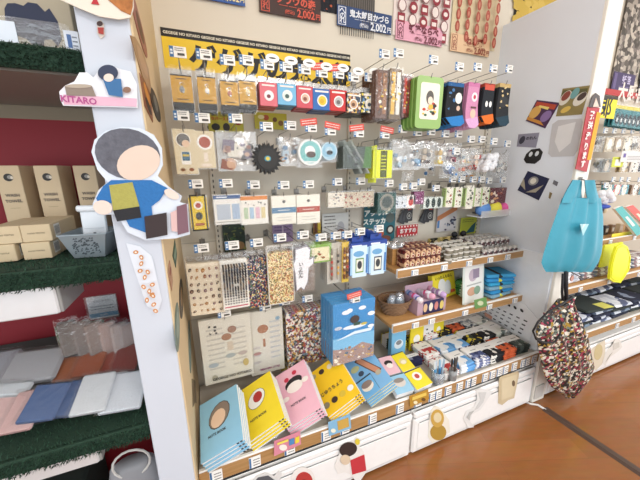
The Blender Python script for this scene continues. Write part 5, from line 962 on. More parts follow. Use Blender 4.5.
# things behind on the upper shelf
t = thing('clear_bowl', 'clear bowl with grey trinkets on the upper shelf', 'bowl', (1.06, 1.35, ZU+.0003)); MB().lathe([(.03, 0), (.055, .05), (.06, .085), (.057, .085), (.05, .05), (.028, .004)], (0, 0, 0), CLEAR(gl=.2, op=.2), 20).build('bowl_wall', t, smooth=True); MB().lathe([(.025, .004), (.05, .05), (.03, .07)], (0, 0, 0), PAT('trinkets', ['#b9b7b0', '#8a8780', '#d8d6ce', '#6a665e'], 70, .4, .3), 14).build('trinkets', t)
bb = MB().rbox(-.09, .09, 0, .012, 0, .075, PAT('gold_box', ['#8a7a3c', '#2a2824', '#c9b47a', '#5c5c4c', '#a89a5c'], 45, .35, .5), .001); c = MB(); dec(c, -.09, 0, .18, .075, -.0004, [('E', .72, .45, .17, .17, '#1e1e1e'), ('E', .72, .45, .12, .12, '#8f8b80'), ('E', .3, .5, .1, .14, '#d6cdb4')])
mk('picture_card', 'gold and black picture box standing at back of upper shelf', 'box', [('box', bb), ('print', c)], (1.32, 1.33, ZU+.0003))
for k, (x, nm) in enumerate(((1.46, 'left'), (1.535, 'right'))):
    b = MB(); b.sm = True; b.blob((0, 0, .03), (.026, .022, .03), M('#26262a', .6, kind='fur')); e = MB(); e.sm = True; e.blob((0, 0, .075), (.02, .018, .02), M('#1e1e22', .6, kind='fur')); f = MB(); f.sm = True; f.blob((.0, -.017, .032), (.01, .004, .014), M('#e2e0da', .5))
    mk('dark_figurine', nm+' small black figurine at back of upper shelf', 'figurine', [('body', b), ('head', e), ('pale_front', f)], (x, 1.36, ZU+.0003), group='black figurines on upper shelf')
# ================================================================== left bay
random.seed(21)
ZT, ZMID, ZLOW = 1.674, 1.167, .637
KR, KR2 = '#cdb796', '#b08a62'
def carton(name, label, px, Y, w, d, h, z, L=(), rz=0, side=(), group=None, col=KR):
    t = thing(name, label, 'box', (px, Y, z+.0015), (0, 0, R(rz)), group)
    MB().rbox(-w/2, w/2, 0, d, 0, h, M(col, .7, kind='wall'), .0015).build('carton', t)
    if L: b = MB(); dec(b, -w/2, 0, w, h, -.0003, L); b.build('front_print', t)
    for nm, b in side: b.build(nm, t)
    return t
def moon(w): return [('E', .5, .86, .2, .2, '#2a2623'), ('E', .57, .863, .12, .1, '#8f8b86'), ('E', .64, .857, .06, .08, '#d8cdbb'), ('T', 'WASH', .5, .645, .2, '#5a5048', 0, .03), ('T', 'TOWEL', .5, .575, .2, '#5a5048', 0, .03), ('R', .5, .49, .4, .02, '#a39072')]
YB1 = 1.16
for (x0, x1, y0, y1, d, spec) in ((-1, 24, 166, 222, 'leftmost wash towel carton on the middle turf shelf', 'w'), (38, 62, 166, 222, 'middle wash towel carton with dark motif at its base', 'n'), (77, 99, 166, 221, 'right wash towel carton beside the white panel', 'x')):
    Y = 1.2; a, b = P(x0, 190, Y), P(x1, 190, Y); z1 = P((x0+x1)/2, y0, Y).z
    L = moon(0)+([('E', .6, .3, .2, .08, '#e9e6df'), ('E', .75, .33, .12, .07, '#e9e6df')] if spec == 'w' else [('E', .5, .29, .24, .07, '#2a2a38'), ('E', .68, .33, .14, .07, '#2a2a38')] if spec == 'n' else [])
    carton('towel_carton', d, (a.x+b.x)/2, Y, b.x-a.x, .11, z1-ZMID, ZMID, L, 0, group='tall wash towel cartons')
# a tray like low carton and stacked small cartons in front
def bc(w, d, h): 
    b = MB(); x = w/2+.0004
    b.add([(x, .02, h*.2), (x, .055, h*.2), (x, .055, h*.9), (x, .02, h*.9)], [(0, 1, 2, 3)], M('#eceae4'))
    for k in range(6): b.add([(x+.0004, .024+.005*k, h*.3), (x+.0004, .0262+.005*k, h*.3), (x+.0004, .0262+.005*k, h*.8), (x+.0004, .024+.005*k, h*.8)], [(0, 1, 2, 3)], M('#3a3836'))
    return ('barcode_label', b)
for (x0, x1, yt, yb, lay, d) in ((-14, 17, 248, 266, 0, 'lower small carton, cut by the left edge of view'), (23, 52, 246, 263, 0, 'lower small carton with barcode label beside the bucket'), (-18, 15, 231, 248, 1, 'upper small carton, cut by the left edge of view'), (15, 46, 229, 246, 1, 'upper small carton with barcode label, topmost beside the bucket')):
    Y = 1.0; a, b = P(x0, (yt+yb)/2, Y), P(x1, (yt+yb)/2, Y); w = b.x-a.x; h = .047
    L = [('T', 'FOOD TEXTILE', .5, .5, .085, '#5a4c3c', 0, .01)]
    carton('small_carton', d, (a.x+b.x)/2+(.012 if lay else 0), Y+.004*lay, w, .17, h, ZMID+(h+.001)*lay, L, 0, [bc(w, .17, h)], 'small cartons stacked on the turf', col='#d2bd9a')
# bucket
q = P(92, 257, .98); t = thing('metal_bucket', 'square tapered grey metal planter holding white notes', 'bucket', (q.x+.006, 1.0, ZMID+.0015), (0, 0, R(-8))); GM = M('#9aa5ab', .45, .5)
for s_ in range(4):
    pass
def frust(b, r0, r1, z0, z1, m, th=.0): 
    v = [(-r0, -r0, z0), (r0, -r0, z0), (r0, r0, z0), (-r0, r0, z0), (-r1, -r1, z1), (r1, -r1, z1), (r1, r1, z1), (-r1, r1, z1)]
    b.add(v, [(0, 1, 5, 4), (1, 2, 6, 5), (2, 3, 7, 6), (3, 0, 4, 7)], m)
b = MB(); frust(b, .037, .056, 0, .068, GM); frust(b, .036, .054, .002, .068, GM); b.add([(-.037, -.037, .001), (.037, -.037, .001), (.037, .037, .001), (-.037, .037, .001)], [(0, 1, 2, 3)], GM); b.build('bucket_wall', t)
MB().tube([(-.056, -.056, .068), (.056, -.056, .068), (.056, .056, .068), (-.056, .056, .068), (-.056, -.056, .068)], .0025, GM, 6).build('rim', t)
b = MB(); r_ = random.Random(3)
for k in range(46):
    u, v = r_.uniform(-.5, .5), r_.uniform(.15, .85); 
    if abs(u) < .06 or r_.random() < .3: u *= .4
    for s_ in (-1, 1):
        x = s_*abs(u)*.06; z = v*.068; y = -(.037+.019*z/.068)-.0008; b.add([(x-.003, y, z-.002), (x+.003, y, z-.001), (x+.001, y-.0002, z+.003)], [(0, 1, 2)], M('#3c464c'))
b.build('dark_ornament', t)
b = MB().rbox(-.03, .03, 0, .012, .012, .125, M('#e6ebf0', .6), .002); c = MB(); dec(c, -.03, .012, .06, .113, -.0003, [('R', .5, .42, .12, .12, '#7a8086'), ('L', 4, .2, .2, .8, .35, '#9aa4ac'), ('R', .5, .55, .8, .02, '#c0c8d0')]); c.X = None
mk('note_stack', 'stack of white paper bags standing in the grey planter', 'paper bag', [('paper_bag', b), ('front_print', c), ('rolled_top', MB().tube([(-.032, -.003, .131), (.032, -.003, .131)], .009, M('#e9eef2', .6), 12))], (q.x+.012, .995, ZMID+.003), (R(-4), 0, R(-8)))
# sign card on the red wall
wall = 1.359
wallcard('sign', 'white and light blue lettered card on the dark red panel', 'sign', ((86, 298), (119, 315)), wall, '#e9edf2', [('R', .5, .16, 1, .18, '#6fb0d8'), ('T', 'リネンタオル', .5, .78, .1, '#4a5058', 0, .02), ('L', 2, .1, .38, .9, .62, '#7b848e'), ('T', '¥1,200', .5, .16, .1, '#f2f6fa', 0, .02)], .003, extra=lambda w, h, t: [('clear_cover', MB().rbox(-w/2-.006, w/2+.006, -t-.004, -t-.0035, -h-.006, .006, CLEAR(gl=.12, op=.1), .0002))])
# bagged towels lying on the low shelf, tilted up towards the back on their edge packs
def towelbag(label, c4, k, z0, col, th=.02, y0=.93):
    def fn(w, h, th_):
        b = MB().rbox(-w/2, w/2, .001, th_, -h/2, h/2, M(col, .9, kind='cloth'), .008); N = 8
        c = MB(); v = [(-w/2-.006+(w+.012)*i/N, -.003-.004*random.random()*math.sin(math.pi*i/N), -h/2-.006+(h+.012)*j/N) for j in range(N+1) for i in range(N+1)]
        c.add(v, [(j*(N+1)+i, j*(N+1)+i+1, (j+1)*(N+1)+i+1, (j+1)*(N+1)+i) for j in range(N) for i in range(N)], CLEAR(gl=.12, op=.03))
        return [('towel', b), ('clear_bag', c)]
    return lean('bagged_towel', label, 'towel', c4, z0, k, th, fn, 'bagged towels on the lowest turf shelf', y0)
K = .42; Z0 = .665
W3 = [('white bagged towel, rightmost with small brown emblem', ((112, 372), (141, 372), (147, 408), (96, 412)), '#dfe3e8'), ('white bagged towel, second from right', ((98, 373), (120, 372), (125, 409), (78, 412)), '#d9dde2'), ('white bagged towel, third from right, lowest of the whites', ((86, 374), (108, 373), (112, 411), (66, 414)), '#dde0e2')]
B3 = [('blue bagged towel, right of three', ((74, 380), (100, 378), (92, 414), (48, 416)), '#4a6694'), ('blue bagged towel, middle of three', ((58, 382), (84, 380), (74, 416), (29, 419)), '#46628f'), ('blue bagged towel, left of three', ((40, 384), (66, 382), (58, 419), (10, 423)), '#4c6896')]
PK3 = [('pale pink bagged towel, right of the pinks', ((22, 392), (46, 386), (34, 428), (-10, 436)), '#d9b3ae'), ('pale pink bagged towel, left edge of view', ((4, 395), (28, 388), (12, 432), (-34, 440)), '#dcb9b4')]
lay = 0
for i, (lab, c4, c) in enumerate(PK3[::-1]+B3[::-1]+W3[::-1]):
    towelbag(lab, c4, K, Z0+.0125*(i % 3), c, .0105)
OR3 = [('dark red bagged towel in the rear row', ((118, 340), (137, 339), (140, 370), (112, 371)), '#7e2a20'), ('russet bagged towel in the rear row', ((98, 344), (122, 343), (119, 371), (89, 374)), '#96381f'), ('copper bagged towel in the rear row', ((82, 352), (106, 349), (100, 374), (68, 377)), '#9c4c24'), ('orange brown bagged towel in the rear row', ((66, 357), (90, 354), (80, 378), (46, 383)), '#a65a2a')]
for i, (lab, c4, c) in enumerate(OR3[::-1]): towelbag(lab, c4, K, .69+.0125*(i % 2), c, .0105, 1.02)
for i, (lab, c4, c) in enumerate((('grey bagged towel at the far left of the rear row', ((-20, 352), (18, 350), (8, 382), (-40, 388)), '#a9abb2'), ('light grey bagged towel, left of the orange brown one', ((14, 350), (66, 347), (54, 378), (-4, 386)), '#b5b5b8'))): towelbag(lab, c4, K, .70+.01*i, c, .02, 1.02)
towelbag('whitish bagged towel below the light grey one', ((-6, 384), (36, 378), (26, 392), (-22, 400)), K, .675, '#d5dadd', .015)
# upright bags of small towels against the panel
for k, (px, c, d) in enumerate(((70, '#6e6a66', 'dark grey'), (84, '#7b7470', 'grey brown'), (97, '#8c807a', 'taupe'), (110, '#a8938c', 'dusty pink'), (122, '#a89a94', 'pale taupe'), (131, '#9a8a84', 'greyish'))):
    q = P(px, 360, 1.14); b = MB().rbox(-.026, .026, -.008, .008, 0, .13, M(c, .9, kind='cloth'), .006); s_ = sleeve(.058, .14, .022, gl=.3); s_.v = [Vector((v.x, v.y, v.z+.14)) for v in s_.v]
    mk('upright_bagged_towel', d+' narrow towel standing upright in a clear bag', 'towel', [('towel', b), ('clear_bag', s_)], (q.x, 1.17+.006*(k % 2), q.z), (R(-3), 0, R(22)), 'upright bagged towels by the white panel')
b = MB().rbox(-.075, .075, 0, .004, 0, .16, M('#2a5a40', .6), .001)
mk('green_board', 'dark green board standing behind the upright bagged towels', 'board', [('board', b)], (P(82, 335, 1.25).x, 1.25, P(82, 323, 1.25).z-.16))
# riser under the rear rows
q0 = XLO-.012
b = MB(); b.add([(-.75, .0, 0), (0, .0, 0), (0, .33, .13), (-.75, .33, .13), (-.75, .33, 0), (0, .33, 0)], [(0, 1, 2, 3), (0, 4, 5, 1), (1, 5, 2), (0, 3, 4), (3, 2, 5, 4)], M('#4a4c4a', .8))
mk('sloping_riser', 'dark sloping riser under the bagged towels', 'stand', [('riser', b)], (q0, 1.02, ZLOW+.0015))
# top shelf goods
a, b_ = P(-60, 20, 1.02), P(72, 20, 1.02)
carton('display_box', 'beige box with navy bat like motif on the top turf shelf', (a.x+b_.x)/2, 1.02, b_.x-a.x, .12, .30, ZT, [('G', [(.48, .35), (.51, .39), (.57, .40), (.63, .39), (.67, .42), (.74, .42), (.79, .37), (.83, .4), (.88, .31), (.885, .18), (.84, .12), (.80, .17), (.74, .16), (.71, .06), (.69, .04), (.66, .08), (.60, .15), (.52, .17), (.48, .12), (.455, .2)], '#232a44')], col='#b3a68e')
t = thing('acrylic_stand', 'clear rounded acrylic card stand on the top turf shelf', 'stand', (P(20, 45, .95).x, .95, ZT+.001))
MB().prism(rrect(.2, .065, .012, .065), -.002, 0, CLEAR(gl=.08, op=.04)).build('clear_plate', t); b = MB().rbox(-.2+.1-.02, .0, -.0035, -.0022, .012, .055, M('#dfe6ee', .5), .0005); b.build('white_card', t); MB().rbox(-.09, .09, -.002, .03, 0, .002, CLEAR(gl=.25, op=.2), .0005).build('foot', t)
q = P(73, 47, .93); mk('price_tab', 'small white and blue price tab at right of the top turf shelf', 'price card', [('card', MB().rbox(-.014, .014, 0, .001, 0, .045, M('#dfe3ea', .5), .0004)), ('print', (lambda b: (dec(b, -.014, 0, .028, .045, -.0003, [('R', .35, .5, .3, 1.0, '#4a6a9c'), ('L', 3, .55, .2, .9, .8, '#7b8088')]), b)[1])(MB()))], (q.x, .93, ZT+.002))
# bag with pale loop under the lowest shelf
b = MB(); b.sm = True; b.lathe([(.05, 0), (.085, .08), (.09, .30), (.07, .40), (.05, .415)], (0, 0, 0), M('#8b8c90', .5), 16, 1, .5)
h_ = MB().tube([(.005+.055*math.cos(a), -.03, .43+.055*math.sin(a)) for a in [2*math.pi*k/16 for k in range(17)]], .004, M('#c9c7c2', .5), 6)
mk('loop_bag', 'grey bag with pale loop handle under the lowest turf shelf', 'bag', [('bag_body', b), ('loop_handle', h_)], (XLO-.10, 1.0, .001))
mk('storage_box', 'dark storage box on the floor of the left bay', 'box', [('box', MB().rbox(-.3, .24, 0, .3, 0, .30, M('#1f2a26', .8), .01))], (-.75, 1.0, .001))
# ================================================================== bags on the right partition and the right bay
random.seed(9)
mk('bag_hook', 'small metal hook on the partition end carrying the blue bag', 'hook', [('plate', MB().rbox(-.012, .012, -.004, 0, -.02, .02, WIRE, .002)), ('hook_wire', MB().tube([(0, -.004, .01), (0, -.03, .0), (0, -.045, -.015), (0, -.06, -.01), (0, -.064, .004)], .003, WIRE, 6))], tuple(P(580, 181, .905)))
def hangbag(name, label, cat, left, right, Y, dep, mat, pleats, group=None, folds=.006):
    """soft bag: left and right outlines (px) at matching heights, swelling in the middle, with folds"""
    NU, NV = 28, len(left); o = P((left[0][0]+right[0][0])/2, left[0][1], Y); mb = MB(); mb.sm = True
    for s_ in (-1, 1):
        v = []
        for j in range(NV):
            a, b = P(*left[j], Y), P(*right[j], Y); t = j/(NV-1)
            for i in range(NU+1):
                u = i/NU; p = a.lerp(b, u); bulge = dep*math.sin(math.pi*u)**.6*(.25+.75*math.sin(math.pi*min(1, t*.95+.05))**.8) if t < 1 else 0
                fold = folds*math.sin(u*pleats*2*math.pi+t*2.2+math.sin(t*5))*(1-t*.5)*math.sin(math.pi*u)
                v.append((p.x-o.x, s_*bulge+fold*(1 if s_ < 0 else .4), p.z-o.z))
        f = [(j*(NU+1)+i, j*(NU+1)+i+1, (j+1)*(NU+1)+i+1, (j+1)*(NU+1)+i) for j in range(NV-1) for i in range(NU)]
        mb.add(v, f if s_ > 0 else [q[::-1] for q in f], mat)
    return mb, o
def interp(pts, ys):
    r = []
    for y in ys:
        for (x0, y0), (x1, y1) in zip(pts, pts[1:]):
            if y0 <= y <= y1 or (x1, y1) == pts[-1]: r.append((x0+(x1-x0)*min(1, max(0, (y-y0)/(y1-y0))), y)); break
    return r
TB = M('#3896ac', .45, kind='leather'); YBg = .84
ys = [198+(272-198)*k/16 for k in range(17)]
mb, o = hangbag('x', '', '', interp([(562, 198), (556, 215), (549, 235), (543, 255), (541, 264), (546, 272)], ys), interp([(601, 198), (603, 215), (603, 235), (602, 252), (598, 264), (592, 271)], ys), YBg, .028, TB, 3.5, folds=.012)
t = thing('tote_bag', 'turquoise shopping bag hanging from the partition end', 'bag', o); mb.build('bag_body', t)
def strap(p0, p1, w0, w1, Yd, nm):
    b = MB(); b.sm = True; N = 8; v = []
    for k in range(N+1):
        u = k/N; x = p0[0]+(p1[0]-p0[0])*u; y = p0[1]+(p1[1]-p0[1])*u; hw = (w0+(w1-w0)*u)/2
        for i in range(5):
            q = P(x-hw+hw*2*i/4, y, YBg+Yd); v.append(Vector((q.x-o.x, Yd+.006*math.sin(i*1.57+k*.3), q.z-o.z)))
    fs = [(k*5+i, k*5+i+1, k*5+5+i+1, k*5+5+i) for k in range(N) for i in range(4)]
    b.add(v, fs, TB); b.add([x_+Vector((0, .003, 0)) for x_ in v], [f[::-1] for f in fs], TB); b.build(nm, t)
strap((577, 180), (570, 203), 8, 15, -.012, 'handle'); strap((590, 180), (596, 203), 10, 12, -.014, 'handle'); strap((579, 181), (579, 200), 6, 9, .01, 'handle')
b = MB(); q = [P(x, y, YBg-.05) for x, y in ((580, 224), (589, 224), (583, 236))]; b.add([p-o for p in q], [(0, 1, 2)], M('#a9d6dc', .5)); b.add([p-o+Vector((0, -.0005, 0)) for p in (q[0].lerp(q[1], .35), q[0].lerp(q[1], .65), q[2].lerp(q[0], .5))], [(0, 1, 2)], M('#d0e8ea')); b.build('triangular_patch', t)
# patterned bag with black trim
FB2 = PAT('bag_print', ['#d8d2c4', '#1c181a', '#a8872c', '#8c2840', '#2a2626', '#cfc4ac', '#221e1e', '#6a4e2c', '#e3ddd0', '#181416', '#a03850', '#2c2826', '#6f7a70', '#1e1a1a'], 85, .6, .9)
YP2 = .82; ys = [300+(398-300)*k/18 for k in range(19)]
mb, o = hangbag('x', '', '', interp([(562, 296), (548, 312), (536, 330), (538, 345), (541, 362), (545, 378), (552, 388), (566, 396)], ys), interp([(570, 296), (578, 315), (587, 335), (591, 355), (594, 365), (590, 378), (580, 390), (575, 398)], ys), YP2, .05, FB2, 5, folds=.012)
t = thing('patterned_bag', 'multicoloured print bag with black trim hanging below the turquoise bag', 'bag', o); mb.build('bag_body', t)
bk = M('#17161a', .6, kind='cloth')
def tr(pts, r, nm, Yd=-.02, m=bk): MB().tube([P(x, y, YP2+Yd)-o for x, y in pts], r, m, 7).build(nm, t, smooth=True)
tr([(566, 272), (566, 290), (567, 310), (567, 325)], .009, 'black_strap', -.01); tr([(563, 274), (562, 292), (563, 305)], .006, 'black_strap', -.004)
tr([(573, 297), (560, 305), (548, 312), (538, 322), (533, 331), (536, 339), (545, 343), (555, 342), (560, 334), (562, 322)], .0045, 'black_trim', -.062)
tr([(574, 296), (572, 301), (560, 309), (545, 314)], .009, 'printed_strap', -.055, FB2)
mk('bag_hook', 'small metal hook on the partition end carrying the patterned bag', 'hook', [('plate', MB().rbox(-.012, .012, -.004, 0, -.02, .02, WIRE, .002)), ('hook_wire', MB().tube([(0, -.004, .01), (0, -.04, .0), (0, -.085, -.012), (0, -.1, .004)], .003, WIRE, 6))], tuple(P(567, 272, .905)))
mk('key_charm', 'small pink beige charm hanging beside the black strap', 'charm', [('charm', MB().prism([(x*.012, z*.016-.03) for x, z in ell()], -.003, .003, M('#c9968a', .5))), ('ring', MB().tube([(.008*math.cos(a), 0, .008*math.sin(a)-.008) for a in [2*math.pi*k/10 for k in range(11)]], .0015, WIRE, 5))], tuple(P(573, 273, .86)))
# ---- right bay back panel and goods
YR = D-.004
struct('trim_8', MB().box(XRO, 4.2, D-.008, D, .3, 1.72, M('#c9bca8', .6, kind='wall')))
def rc(name, label, cat, x0, y0, x1, y1, Y, col, L, t=.002, group=None): return wallcard(name, label, cat, ((x0, y0), (x1, y1)), Y, col, L, t, group)
p0, p1 = P(612, 0, YR), P(638, 70, YR)
wz = P(620, 82, YR).z
def rtowel(x0, x1, y1, label, cols, card, ctxt):
    a, b = P(x0, 70, YR), P(x1, 70, YR); z1 = P((x0+x1)/2, y1, YR).z; w = b.x-a.x; mb = MB().box(-w/2, w/2, -.004, 0, z1-2.6, 0, PAT('dense_print'+cols[0][1:], cols, 34, .8, .7)); tagp(mb.build('hand_towel', None, ((a.x+b.x)/2, YR-.005, 2.6)), label, 'hand towel', 'hand towels over the right bay')
    b2 = MB().rbox(-w*.45, w*.45, -.003, 0, -w*.38, 0, M(card, .5), .0006); dec(b2, -w*.45, -w*.38, w*.9, w*.38, -.0033, [('T', ctxt, .6, .62, .2, '#cfc4e0', 0, .03), ('R', .1, .5, .12, .36, '#6a5a86'), ('L', 1, .3, .2, .9, .3, '#8f82ac')])
    tagp(b2.build('price_card', None, ((a.x+b.x)/2-.01, YR-.011, z1+w*.12)), 'price card at the foot of the '+label.split(' hanging')[0], 'price card')
rtowel(612, 637, 80, 'grey speckled printed towel hanging over the right bay', ['#8a8078', '#5c554e', '#b5aa9c', '#6b645c', '#cfc4b4'], '#43305e', '妖怪')
rtowel(640, 668, 84, 'dark printed towel hanging at the right edge of view', ['#2a2a2e', '#4c4c50', '#8a8a88'], '#2e3352', '夜話')
rc('sign', 'long red sign with white lettering under the speckled towel', 'sign', 604, 88, 700, 108, YR-.012, '#c02c28', [('T', '大感謝祭開催中', .42, .5, .088, '#f2e6da', 0, .03)], .003)
rc('sign', 'yellow sign board with one black character', 'sign', 597, 95, 613, 119, 1.05, '#f2dc22', [('T', '郎', .5, .45, .62, '#1c1a18', 0, .02), ('R', .5, .96, 1, .08, '#3a2e20')], .003)
for k in range(9):
    x = 616+k*4.2; hang('teal_pouch', 'teal and black pouch hung under the red sign, %s from left' % ['first', 'second', 'third', 'fourth', 'fifth', 'sixth', 'seventh', 'eighth', 'ninth'][k], 'pouch', card('#2f7a80', [('R', .5, .92, 1, .3, '#d8c84a'), ('E', .6, .35, .35, .5, '#1f2a30'), ('E', .6, .3, .15, .2, '#cfd4d0')], .006, .06), (x, 104+k*.6, x+6, 126+k*.6), 1.2, 3, .02, 'teal pouches in the right bay', hk=False)
def rrow(y0, y1, xs, cols, Y, tag, nm, cat='packet', hk=True):
    for k, x in enumerate(xs):
        c = cols[k % len(cols)]; hang('hanging_packet', '%s packet, %s %s' % (c[0], ['leftmost', 'second', 'third', 'fourth', 'fifth', 'sixth'][k], tag), cat, c[2] if len(c) > 2 else card(c[1], [('E', .5, .5, .3, .4, c[3] if len(c) > 3 else '#efe8dc'), ('S', 8, .1, .1, .9, .9, .1, ['#4a4440', '#d8cdb8'])], .006, .1), (x, y0, x+8, y1), Y, 2, .02, nm, hk=hk, tall=.04)
rrow(136, 152, (598, 607, 616, 625, 634), (('clear', '', bag(['#6a6058', '#c9bda8', '#3c3836'], 5)), ('beige', '#cfc2aa'), ('brown beige', '#a8937a'), ('cream', '#e0d6c2')), 1.24, 'on the upper right bay row', 'upper right bay packets')
rrow(158, 172, (596, 604, 622, 632, 640), (('dark clear', '', bag(['#3a3a3c', '#7a8288', '#4a6070'], 6)), ('grey', '#9aa0a2'), ('tan', '#b8a078'), ('pale', '#dcd4c8')), 1.24, 'on the middle right bay row', 'middle right bay packets', hk=False)
rrow(184, 194, (606, 614, 621, 632, 640), (('teal', '#3f8f96'), ('coral', '#d8584c'), ('teal blue', '#4aa0b0'), ('brown', '#8a6a4c')), 1.2, 'on the lower right bay row', 'lower right bay packets')
rc('label_card', 'yellow green label card between the right bay rows', 'card', 613, 157, 622, 167, 1.15, '#cbd038', [('R', .5, .45, .5, .3, '#f0efdc'), ('L', 1, .1, .75, .9, .9, '#6a7020')])
rc('label_card', 'white note card with purple mark near the right edge', 'card', 622, 151, 640, 162, 1.14, '#dcd8d4', [('L', 3, .3, .15, .95, .6, '#8a8682'), ('R', .15, .6, .12, .1, '#6a5a9a')])
# fluffy white plush charm row, teal and red books, etc
b = MB(); b.sm = True
for k in range(14): b.blob((random.uniform(-.05, .05), random.uniform(-.02, .02), random.uniform(-.03, .03)), (.03, .026, .026), M('#e9eaf4', .8, kind='fur'))
c = MB(); c.sm = True; c.blob((0, 0, -.055), (.062, .03, .014), M('#2f4aa8', .7, kind='cloth'))
q = P(605, 198, 1.05); mk('plush_charm', 'fluffy white plush with blue band in the right bay', 'plush', [('fluffy_body', b), ('blue_band', c)], q)
hook('the fluffy white plush with blue band', q.x, 1.06, q.z+.03)
ZR1 = P(620, 238, 1.12).z; ZR2 = P(610, 279, 1.02).z; ZR3 = P(618, 322, FR).z
for k, (dx, c, d) in enumerate(((0, '#d9a888', 'peach'), (.045, '#2a2c38', 'navy black'), (.09, '#d8c8a8', 'cream'))):
    p = P(601, 210, 1.10); b = MB(); b.sm = True; b.blob((0, 0, 0), (.018, .016, .03), M(c, .7)); b.blob((0, 0, .038), (.015, .014, .016), M('#e0c4ac' if k != 1 else '#1c1c22', .7))
    mk('figure_charm', d+' little figure charm hanging below the plush', 'charm', [('figure', b), ('cord', MB().tube([(0, 0, .05), (0, 0, .09)], .001, WIRE, 4))], (p.x+dx, 1.12, p.z), group='figure charms in the right bay')
def leanbook(label, c4, Y, col, c2):
    pts = [P(x, y, Y) for x, y in c4]; o = sum(pts, Vector())/4; q = [(p.x-o.x, p.z-o.z) for p in pts][::-1]
    mb = MB().prism(q, -.0, .018, M(col, .45), M('#e9e6df', .7)); e = MB(); s_ = MB()
    e.prism([(x*.35, z*.35) for x, z in q], -.0012, -.0002, M(c2, .5))
    return mk('slanted_book', label, 'book', [('cover', mb), ('oval_print', e)], o, group='slanted books in the right bay')
leanbook('teal slanted book with white oval on right bay shelf', ((615, 209), (622, 206), (644, 232), (637, 236)), 1.09, '#4fb3b0', '#e3e6de')
leanbook('coral red slanted book right of the teal one', ((626, 207), (633, 205), (655, 226), (648, 230)), 1.10, '#e0584a', '#efe0c8')
rc('sheet', 'yellow flat sheet lying behind the right bay price rail', 'sheet', 612, 234, 634, 240, 1.14, '#e8d634', [], .002)
for k, (x, c, d) in enumerate(((604, '#7a2a30', 'wine red'), (610, '#3a3432', 'dark'), (616, '#8a6a4a', 'brown'), (624, '#c9b89a', 'beige'), (634, '#a89478', 'tan'))):
    p = P(x, 232, 1.2); mk('flat_box', d+' flat box standing at the back of the right bay shelf', 'box', [('box', MB().rbox(-.025, .025, 0, .03, 0, .07, M(c, .5), .002)), ('label', MB().box(-.015, .015, -.0006, 0, .02, .05, '#d8cfc0'))], (p.x, 1.22, ZR1+.0005), group='flat boxes on the right bay shelf')
# neon yellow pouch leaning over the second right shelf
pts = [(613, 246), (619, 243), (624, 246), (627, 256), (626, 268), (622, 275), (617, 282), (610, 281), (606, 278), (607, 266), (610, 254)]
o_ = P(615, 262, 1.0); q = [(P(x, y, 1.0).x-o_.x, P(x, y, 1.0).z-o_.z) for x, y in pts][::-1]
mk('neon_pouch', 'neon yellow rounded pouch hanging over the right shelf edge', 'pouch', [('pouch', MB().prism(q, -.02, -.006, M('#eef01e', .4))), ('seam', MB().tube([(x*.88, -.021, z*.9) for x, z in q]+[(q[0][0]*.88, -.021, q[0][1]*.9)], .002, M('#d8da10', .4), 5)), ('flap', MB().prism([(x*.8, z*.8+.01) for x, z in q], -.0215, -.0202, M('#f2f43a', .4)))], o_+Vector((0, 0, 0)))
rc('neon_sheet', 'second neon yellow pouch behind the rounded one', 'pouch', 603, 245, 616, 263, 1.08, '#e9ee2a', [], .012)
PR = PAT('right_print', ['#d8d4d0', '#b0a8a4', '#8a6a6c', '#e6e2de', '#6f7a8a', '#c9a8a0'], 40, .6, .6); PR2 = PAT('right_print_white', ['#eceaea', '#dcdce4', '#e6e4e6', '#b5bac6', '#efe9e6', '#c9655c'], 30, .6, .6)
for k in range(9):
    x = 1.94+.16*k; m_ = [PR, PR2, PR2, PR][k % 4]; lab = ['leftmost', 'second', 'third', 'fourth', 'fifth', 'sixth', 'seventh', 'eighth', 'ninth'][k]
    for j in range(3):
        bb = MB().rbox(-.07, .07, 0, .2, 0, .026, m_, .008); s2 = MB().rbox(-.071, .071, .06, .1, -.0003, .0265, M('#efeeea', .6), .008)
        mk('folded_cloth', '%s printed cloth, %s pile on the middle right bay shelf' % (['bottom', 'middle', 'topmost'][j], lab), 'cloth', [('cloth', bb), ('paper_band', s2)], (x, 1.07+.005*j, ZR2+.0005+.027*j), (0, 0, R((k*7+j*5) % 9-4)), 'printed cloths on the right bay shelf')
SH = [('#272d44', 'navy'), ('#1e2236', 'dark navy'), ('#8fa0b0', 'grey blue'), ('#2b3034', 'charcoal'), ('#c9ced6', 'pale grey')]
SM = [PAT('shirt_navy', ['#242a44', '#20263c', '#2a3050', '#c9ced8', '#242a44'], 16, .9, .7), PAT('shirt_dark', ['#1e2234', '#262c40', '#1e2234', '#8a94a8'], 20, .9, .6), PAT('shirt_grey', ['#7f8fa0', '#c3cad2', '#4a566a', '#e0e4e6'], 24, .9, .6), M('#2c3230', .9, kind='cloth'), PAT('shirt_pale', ['#c3c8d2', '#e3e6ea', '#5c6480', '#d8dce2'], 22, .9, .6)]
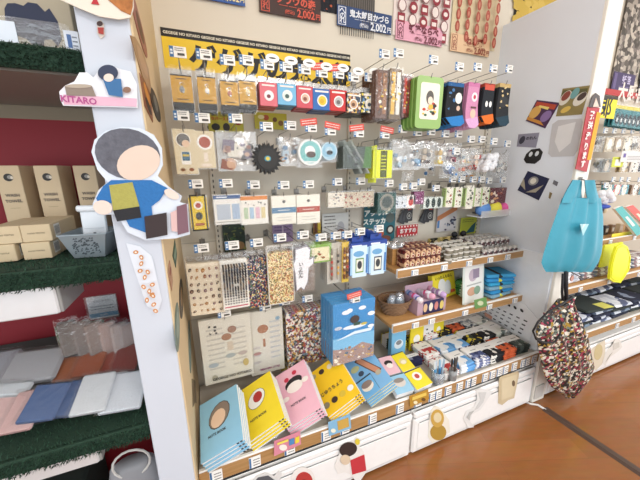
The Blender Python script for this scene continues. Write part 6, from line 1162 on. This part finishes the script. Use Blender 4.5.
for k in range(7):
    for r_ in range(2):
        x = 1.97+.235*k; lab = ['first', 'second', 'third', 'fourth', 'fifth', 'sixth', 'seventh'][k]
        for j in range(4):
            mi_ = (k*2+r_*3+j) % 5
            if k == 0 and r_ == 0: mi_ = [2, 4, 2, 3][j]
            bb = MB().rbox(-.11, .11, 0, .17, 0, .021, SM[mi_], .008); s2 = MB().rbox(-.04, .04, .0, .02, .0205, .0225, SM[mi_], .001)
            mk('folded_shirt', '%s folded shirt, %s layer, %s pile from the partition, %s row' % (SH[mi_][1], ['bottom', 'second', 'third', 'top'][j], lab, ['front', 'back'][r_]), 'shirt', [('shirt_body', bb), ('collar', s2)], (x, .955+.2*r_, ZR3+.0005+.0235*j), (0, 0, R((k*5+j*7+r_*3) % 9-4)), 'folded shirts in the right bay')
q = P(604, 306, .98); b = MB().prism([(-.05, -.02), (.035, -.03), (.05, .012), (-.0, .024), (-.04, .01)], 0, .003, M('#e0dc6a', .7))
mk('folded_shirt', 'charcoal shirt with pale yellow patch lying on the front pile', 'shirt', [('shirt_body', MB().rbox(-.14, .14, 0, .21, 0, .018, M('#2d3634', .9, kind='cloth'), .008)), ('yellow_patch', MB().rbox(.02, .115, .003, .075, .0172, .0194, M('#d8d46a', .8), .0008))], (2.40, .95, ZR3+.0005+.0235*4), (0, 0, R(-6)))
def rdst(label, px, col, layers): return cut('drawer_sticker', label, 'sticker', px, FR-.0135, .001, col, layers, (sum(x for x, y in px)/len(px), sum(y for x, y in px)/len(px)))
rdst('cream faded figure sticker on the right bay drawer', [(591, 350), (598, 344), (605, 340), (605, 352), (602, 364), (596, 370), (590, 368)], '#ddd2bc', [('print', [('poly', oval(598, 352, 4, 8, .2), '#c9b88c')])])
rdst('white star tailed outline sticker on the right bay drawer', [(602, 362), (606, 352), (612, 345), (615, 339), (620, 340), (622, 347), (617, 352), (610, 357), (605, 366)], '#e6e2da', [('print', [('poly', [(613, 343), (619, 342), (619, 347), (613, 350)], '#cfc9bf'), ('poly', [(605, 362), (609, 355), (612, 352), (608, 358)], '#b5aea3')])])
# grey adhesive patch at the partition foot, cabinet foot trims
struct('trim_9', MB().rbox(XR+.004, XRO-.03, .90, .908, .03, .12, M('#c9c6c0', .4), .002))
